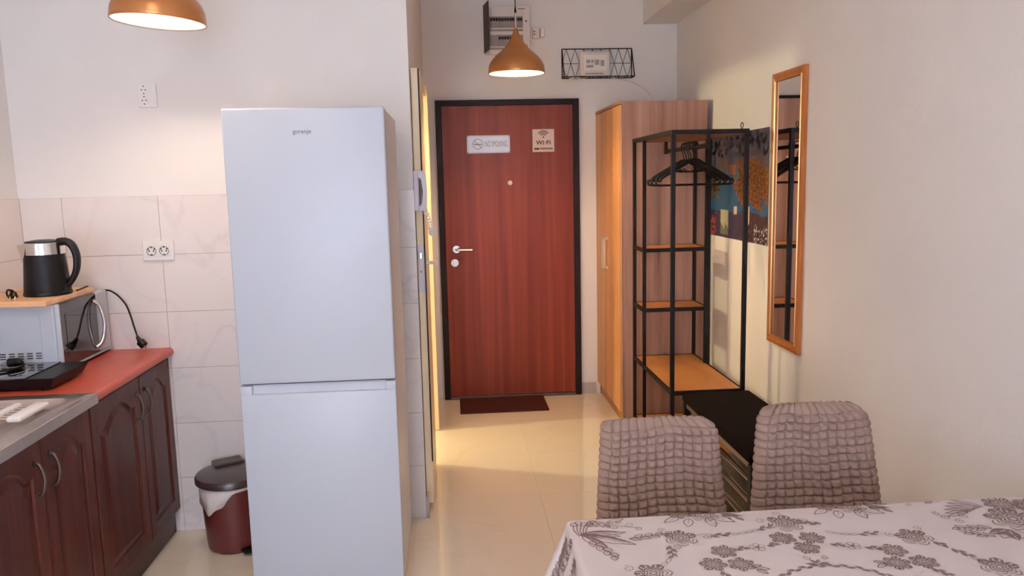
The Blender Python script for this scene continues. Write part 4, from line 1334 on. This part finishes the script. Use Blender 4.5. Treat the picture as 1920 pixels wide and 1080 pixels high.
def cloth_pos(s, v):
    """cloth sheet coordinates (equal to x, y on the table) to a point in space"""
    r = 0.014
    ox = (TX0-s) if s < TX0 else (s-TX1 if s > TX1 else 0.0)
    oy = (TY0-v) if v < TY0 else (v-TY1 if v > TY1 else 0.0)
    px, py = min(max(s, TX0), TX1), min(max(v, TY0), TY1)
    if ox == 0 and oy == 0:
        return Vector((px, py, TZT+0.0015))
    d = math.hypot(ox, oy)
    nx_ = (-ox if s < TX0 else ox)/d
    ny_ = (-oy if v < TY0 else oy)/d
    corner = (ox > 0 and oy > 0)
    al = min(d/r, PI/2)
    out = r*math.sin(al)
    dn = r*(1-math.cos(al))
    rest = max(0, d-r*PI/2)
    fl = 0.10
    if corner:
        fl = 0.10+0.26*(2*ox*oy/(ox*ox+oy*oy))
    ripple = 0.010*math.sin((px+py)*26)*min(1, rest/0.12)
    if s > TX1: fl, ripple = 0.02, 0.0
    out += rest*fl+ripple
    dn += rest*math.sqrt(1-min(fl, 0.9)**2)
    return Vector((px+nx_*out, py+ny_*out, TZT+0.0015-dn))
def axis(a0, a1, lo, hi, n_in, n_out, rr=0.022):
    out = []
    if a0 < lo:
        for k in range(n_out): out.append(a0+(lo-rr-a0)*k/n_out)
        for k in range(6): out.append(lo-rr+rr*k/6)
    for k in range(n_in): out.append(lo+(hi-lo)*k/n_in)
    out.append(hi)
    if a1 > hi:
        for k in range(1, 7): out.append(hi+rr*k/6)
        for k in range(1, n_out+1): out.append(hi+rr+(a1-hi-rr)*k/n_out)
    return out
OV = 0.24
S0, S1, V0, V1 = TX0-OV, TX1+0.10, TY0-OV, TY1+OV
ss = axis(S0, S1, TX0, TX1, 24, 10)
vs_ = axis(V0, V1, TY0, TY1, 16, 10)
b = new()
g = [[b.verts.new(cloth_pos(s, v)) for s in ss] for v in vs_]
for j in range(len(vs_)-1):
    for i in range(len(ss)-1):
        b.faces.new((g[j][i], g[j][i+1], g[j+1][i+1], g[j+1][i]))
cl = obj('tablecloth', b, M['cloth'], loc=((TX0+TX1)/2, (TY0+TY1)/2, TZT), smooth='all')
tag(cl, 'white tablecloth with brown floral print draped over the dining table', 'tablecloth')

# printed flowers: flat print laid on the sheet
PB = new()
def emit(poly, lift=None):
    lift = 0.0004+0.0006*random.random()
    vv = []
    for (s, v) in poly:
        p = cloth_pos(s, v)
        if s < TX0 or v > TY1 or v < TY0:
            e = 0.002
            n = (cloth_pos(s+e, v)-p).cross(cloth_pos(s, v+e)-p)
            n = n.normalized() if n.length > 1e-12 else Vector((0, 0, 1))
        else: n = Vector((0, 0, 1))
        vv.append(PB.verts.new(p+n*lift))
    try: PB.faces.new(vv)
    except ValueError: pass
def rot2(p, a): return (p[0]*math.cos(a)-p[1]*math.sin(a), p[0]*math.sin(a)+p[1]*math.cos(a))
def stroke(pts, w=0.0016, taper_=False):
    n = len(pts)
    L, R = [], []
    for i, p in enumerate(pts):
        a = pts[max(i-1, 0)]; c = pts[min(i+1, n-1)]
        dx, dy = c[0]-a[0], c[1]-a[1]
        l = math.hypot(dx, dy) or 1
        ww = w/2*((1-0.7*i/(n-1)) if taper_ else 1)
        L.append((p[0]-dy/l*ww, p[1]+dx/l*ww)); R.append((p[0]+dy/l*ww, p[1]-dx/l*ww))
    for i in range(n-1): emit([L[i], L[i+1], R[i+1], R[i]])
def sp2(pts, n=6):
    return [(p.x, p.y) for p in smoothpath([(x, y, 0) for x, y in pts], n)]
def leafshape(c, L, w, a, n=8):
    up = [(L*k/n, w*math.sin(PI*(k/n)**0.8)) for k in range(n+1)]
    lo_ = [(L*k/n, -w*math.sin(PI*(k/n)**0.8)) for k in range(n, -1, -1)]
    return [(c[0]+q[0], c[1]+q[1]) for q in (rot2(p, a) for p in up+lo_[1:-1])], up
def leaf(c, L, w, a, filled=True):
    n = 8
    if filled:
        for sgn in (1, -1):
            P = [(L*k/n, sgn*w*math.sin(PI*(k/n)**0.8)) for k in range(n+1)]
            Q = [(L*k/n, sgn*w*0.10) for k in range(n+1)]
            tr = lambda p: (c[0]+rot2(p, a)[0], c[1]+rot2(p, a)[1])
            for k in range(n):
                emit([tr(P[k]), tr(P[k+1]), tr(Q[k+1]), tr(Q[k])])
    else:
        for sgn in (1, -1):
            stroke([(c[0]+rot2((L*k/n, sgn*w*math.sin(PI*(k/n)**0.8)), a)[0], c[1]+rot2((L*k/n, sgn*w*math.sin(PI*(k/n)**0.8)), a)[1]) for k in range(n+1)], 0.0024)
        stroke([c, (c[0]+L*0.6*math.cos(a), c[1]+L*0.6*math.sin(a))], 0.0012)
def curl(c, r, a, turns=1.35, flip=1, w=0.0016):
    pts = []
    n = 26
    for k in range(n+1):
        f = k/n
        rr = r*(1-0.8*f)
        pts.append((c[0]+rr*math.cos(a+flip*2*PI*turns*f), c[1]+rr*math.sin(a+flip*2*PI*turns*f)))
    stroke(pts, w)
def flower(c, r, a=0.0, petals=7, half=False):
    """bold petals with pale veins, ringed heart"""
    for k in range(petals):
        th = a+2*PI*k/petals
        wd = PI/petals*0.94
        n = 8
        def P(f, rr):
            ang = th-wd+2*wd*f
            edge = r*(0.68+0.34*max(0.0, math.sin(PI*f))**0.55+0.025*math.sin(f*PI*5))
            return (c[0]+edge*rr*math.cos(ang), c[1]+edge*rr*math.sin(ang))
        solid = not (half and petals*0.5 <= k)
        bands = ((0.56, 0.64), (0.68, 1.0)) if solid else ((0.93, 1.0), (0.70, 0.76))
        for (r0, r1) in bands:
            for i in range(n):
                if solid and r0 > 0.65 and i in (2, 5) and r1 > 0.9:
                    # pale vein: only the rim is printed
                    emit([P(i/n, 0.92), P((i+1)/n, 0.92), P((i+1)/n, 1.0), P(i/n, 1.0)])
                    continue
                emit([P(i/n, r0), P((i+1)/n, r0), P((i+1)/n, r1), P(i/n, r1)])
    for rr, am in ((0.50, 0.05), (0.34, 0.06), (0.17, 0.04)):
        pts = [(c[0]+r*(rr+am*math.sin(6*t_))*math.cos(t_), c[1]+r*(rr+am*math.sin(6*t_))*math.sin(t_)) for t_ in [2*PI*k/30 for k in range(31)]]
        stroke(pts, r*0.07)
def daisy(c, r):
    for k in range(5):
        th = 2*PI*k/5+0.3
        q = (c[0]+r*0.58*math.cos(th), c[1]+r*0.58*math.sin(th))
        stroke([(q[0]+r*0.40*math.cos(t_), q[1]+r*0.40*math.sin(t_)) for t_ in [2*PI*i/14 for i in range(15)]], 0.0014)
    emit([(c[0]+r*0.2*math.cos(2*PI*i/10), c[1]+r*0.2*math.sin(2*PI*i/10)) for i in range(10)])
def links(pts, n=4, w=0.0045):
    P = sp2(pts, 10)
    tot = [0]
    for p, q in zip(P, P[1:]): tot.append(tot[-1]+math.hypot(q[0]-p[0], q[1]-p[1]))
    def at(d):
        for i in range(len(P)-1):
            if tot[i+1] >= d:
                f = (d-tot[i])/max(1e-9, tot[i+1]-tot[i])
                return (P[i][0]+(P[i+1][0]-P[i][0])*f, P[i][1]+(P[i+1][1]-P[i][1])*f)
        return P[-1]
    for k in range(n):
        a_, c_ = at(tot[-1]*k/n), at(tot[-1]*(k+1)/n)
        ang = math.atan2(c_[1]-a_[1], c_[0]-a_[0]); L = math.hypot(c_[0]-a_[0], c_[1]-a_[1])
        m_ = ((a_[0]+c_[0])/2, (a_[1]+c_[1])/2)
        stroke([(m_[0]+rot2((L/2*math.cos(t_), w*math.sin(t_)), ang)[0], m_[1]+rot2((L/2*math.cos(t_), w*math.sin(t_)), ang)[1]) for t_ in [2*PI*i/12 for i in range(13)]], 0.0013)
def spray(c, a, n=5, L=0.026, step=0.013, filled=True, w=0.0045, spread=0.5):
    for k in range(n):
        p = (c[0]+step*k*math.cos(a), c[1]+step*k*math.sin(a))
        sg = 1 if k % 2 else -1
        leaf(p, L*(1-0.06*k), w, a+sg*spread, filled)
    stroke([c, (c[0]+step*n*math.cos(a), c[1]+step*n*math.sin(a))], 0.0014)

# flowers of the outer garland
for (c, r, a) in (((0.488, 1.639), 0.036, 0.4), ((0.387, 1.491), 0.037, 1.0), ((0.748, 1.684), 0.040, 0.2), ((1.000, 1.582), 0.037, 0.7), ((1.092, 1.433), 0.038, 0.1), ((0.33, 1.33), 0.037, 0.5), ((1.20, 1.29), 0.037, 0.3)):
    flower(c, r*1.06, a, 6, True)
# inner clusters of three
for (c, a) in (((0.561, 1.566), 0.2), ((0.520, 1.513), 0.8), ((0.578, 1.506), 1.4), ((0.712, 1.612), 0.5), ((0.776, 1.605), 1.0), ((0.744, 1.561), 0.0), ((0.921, 1.528), 0.6), ((0.898, 1.473), 1.2), ((0.955, 1.472), 0.3)):
    flower(c, 0.029, a, 6, False)
for c in ((0.640, 1.576), (0.845, 1.557)):
    daisy(c, 0.018)
# curls
for (c, r, a, f) in (((0.454, 1.683), 0.010, 0, 1), ((0.340, 1.516), 0.013, 2, -1), ((0.697, 1.702), 0.013, 0, 1), ((0.748, 1.737), 0.012, 4.7, 1), ((0.797, 1.693), 0.013, 3.1, -1), ((1.031, 1.624), 0.010, 4.7, 1), ((1.038, 1.541), 0.011, 2, 1), ((0.725, 1.516), 0.009, 1.6, 1), ((0.760, 1.514), 0.009, 1.6, -1), ((0.547, 1.638), 0.011, 0.4, -1), ((0.955, 1.599), 0.011, 2.2, 1), ((0.470, 1.598), 0.011, 1.0, 1)):
    curl(c, r, a, 1.3, f)
# leafy stems between the flowers
stroke(sp2([(0.520, 1.645), (0.545, 1.653), (0.575, 1.645), (0.60, 1.641)]), 0.0015)
spray((0.556, 1.642), 0.05, 4, 0.024, 0.012)
links([(0.605, 1.642), (0.64, 1.647), (0.675, 1.660)], 4)
spray((0.672, 1.660), 0.32, 4, 0.022, 0.011)
spray((0.828, 1.668), 2.75, 4, 0.022, 0.010)
links([(0.82, 1.632), (0.85, 1.615), (0.885, 1.609)], 4)
spray((0.886, 1.610), 0.0, 4, 0.024, 0.012)
spray((0.455, 1.605), -1.75, 5, 0.026, 0.011)
links([(0.438, 1.548), (0.425, 1.53), (0.412, 1.52)], 2)
spray((1.028, 1.556), -0.95, 3, 0.020, 0.010)
spray((1.047, 1.520), -1.1, 4, 0.022, 0.011)
links([(1.062, 1.478), (1.070, 1.468), (1.078, 1.458)], 2)
spray((0.588, 1.572), 0.2, 3, 0.020, 0.010)
links([(0.612, 1.575), (0.620, 1.576)], 1, 0.003)
spray((0.662, 1.580), 0.3, 3, 0.020, 0.009)
spray((0.802, 1.572), -0.35, 3, 0.020, 0.009)
spray((0.868, 1.550), -0.35, 3, 0.022, 0.010)
spray((0.530, 1.482), -1.5, 4, 0.020, 0.010)
leaf((0.600, 1.488), 0.030, 0.007, -0.3, False); leaf((0.602, 1.482), 0.026, 0.006, -0.9, False); leaf((0.596, 1.494), 0.022, 0.005, 0.2, False)
leaf((0.872, 1.472), 0.026, 0.006, 3.6, False); leaf((0.874, 1.480), 0.022, 0.005, 2.9, False)
spray((0.955, 1.445), -1.0, 4, 0.020, 0.010)
# wreath in the middle
cx_, cy_, rx_, ry_ = 0.735, 1.335, 0.148, 0.146
for k in range(64):
    th = 2*PI*k/64
    p = (cx_+rx_*math.cos(th), cy_+ry_*math.sin(th))
    leaf(p, 0.021, 0.0042, th+PI/2+(0.35 if k % 2 else -0.30))
leaf((0.735, 1.486), 0.028, 0.005, 0.25); leaf((0.735, 1.486), 0.028, 0.005, PI-0.25)
leaf((0.735, 1.492), 0.020, 0.004, 1.0); leaf((0.735, 1.492), 0.020, 0.004, 2.1)
flower((0.735, 1.395), 0.040, 0.0, 8, True)
# bouquets along the far edge
for (x0, mir) in ((0.560, 1), (0.925, 1)):
    flower((x0+0.015, 1.752), 0.036, 0.4, 7, True)
    flower((x0-0.040, 1.768), 0.030, 0.2, 7, False)
    leaf((x0+0.03, 1.742), 0.060, 0.013, -0.65, False)
    leaf((x0+0.02, 1.735), 0.050, 0.012, -1.5, False)
    leaf((x0-0.025, 1.735), 0.045, 0.011, -1.9, False)
    leaf((x0-0.045, 1.748), 0.050, 0.010, -2.6, False)
    leaf((x0+0.055, 1.752), 0.060, 0.006, -0.3, True)
    leaf((x0+0.050, 1.760), 0.062, 0.006, -0.05, False)
    spray((x0+0.06, 1.745), -0.5, 3, 0.026, 0.016, False)
    curl((x0+0.03, 1.700), 0.008, 0, 1.2, 1)
curl((1.085, 1.745), 0.008, 0, 1.2, 1); leaf((1.13, 1.75), 0.022, 0.005, 0.3, False)
# large corner bouquet at the far right
flower((1.275, 1.640), 0.060, 0.3, 8, True)
flower((1.305, 1.722), 0.042, 0.0, 8, False)
flower((1.372, 1.700), 0.046, 0.5, 8, False)
flower((1.370, 1.600), 0.050, 0.1, 8, True)
for k in range(6):
    leaf((1.252-0.010*k, 1.712-0.004*k), 0.070, 0.007, 2.35+0.22*k, False)
for k in range(4):
    leaf((1.225, 1.590), 0.055, 0.015, -2.9+0.55*k, k % 2 == 0)
spray((1.195, 1.600), 2.95, 6, 0.030, 0.014, False, 0.006)
spray((1.175, 1.560), 2.6, 5, 0.028, 0.014, False, 0.006)
for (c, r) in (((1.130, 1.668), 0.012), ((1.150, 1.645), 0.012), ((1.175, 1.670), 0.013), ((1.120, 1.690), 0.010)):
    curl(c, r, 1.0, 1.4, 1)
for k in range(3): leaf((1.30, 1.56), 0.06, 0.016, -2.2+0.6*k, False)
# large corner bouquet at the left, running over the edge
def veined(c, L, w, a):
    """outlined leaf with one solid half and a pale midrib"""
    n = 10
    tr = lambda p: (c[0]+rot2(p, a)[0], c[1]+rot2(p, a)[1])
    for k in range(n):
        f0, f1 = k/n, (k+1)/n
        h = lambda f: w*math.sin(PI*f**0.8)
        emit([tr((L*f0, h(f0))), tr((L*f1, h(f1))), tr((L*f1, h(f1)*0.45)), tr((L*f0, h(f0)*0.45))])
    for sg in (1, -1):
        stroke([tr((L*k/n, sg*w*math.sin(PI*(k/n)**0.8))) for k in range(n+1)], 0.0026)
    stroke([tr((0, 0)), tr((L*0.8, 0))], 0.0016)
def bouquet(cx, cy):
    veined((cx, cy), 0.105, 0.013, -0.02); veined((cx, cy-0.002), 0.130, 0.016, -0.50)
    leaf((cx+0.015, cy-0.004), 0.075, 0.010, -0.22, False)
    veined((cx+0.002, cy-0.008), 0.080, 0.013, -0.95)
    spray((cx+0.105, cy-0.035), 0.16, 8, 0.028, 0.013, False, 0.0065)
    spray((cx+0.02, cy-0.035), -1.15, 7, 0.030, 0.014, False, 0.0075)
    for k in range(5):
        stroke(sp2([(cx-0.004+0.004*k, cy-0.01), (cx-0.012+0.007*k, cy+0.02), (cx-0.010+0.010*k, cy+0.05)], 5), 0.0024)
    for k in range(5):
        q = (cx-0.008+0.012*k, cy+0.052+0.006*math.sin(k*1.7))
        stroke([(q[0]+0.008*math.cos(t_), q[1]+0.010*math.sin(t_)) for t_ in [2*PI*i/14 for i in range(15)]], 0.0022)
bouquet(0.268, 1.685)
for k in range(4):
    leaf((0.300+0.012*k, 1.752-0.006*k), 0.026, 0.006, -1.7+0.1*k, k == 3)
leaf((0.34, 1.738), 0.045, 0.008, 0.35, False)
stroke(sp2([(0.30, 1.757), (0.335, 1.74), (0.37, 1.715), (0.40, 1.705)]), 0.0018)
for (c, r, a) in (((0.352, 1.712), 0.012, 1.6), ((0.388, 1.722), 0.012, 3.2), ((0.405, 1.700), 0.010, 3.6), ((0.365, 1.738), 0.009, 4.0)):
    curl(c, r, a, 1.35, 1)
# print on the hanging side
for k in range(9):
    s = TX0-0.035-0.019*k
    v = 1.735+0.010*k
    leaf((s, v), 0.042, 0.014, -2.2, True)
    leaf((s+0.004, v-0.045), 0.040, 0.012, -1.2, k % 2 == 0)
    leaf((s-0.006, v-0.100), 0.036, 0.010, -1.6, True)
for k in range(5):
    flower((TX0-0.05-0.04*k, 1.60-0.01*k), 0.024, 0.3*k, 7, True)
pr = obj('floral_print', PB, M['clothprint'], cl, label='brown floral print', kind='stuff')
for p_ in pr.data.polygons: pass
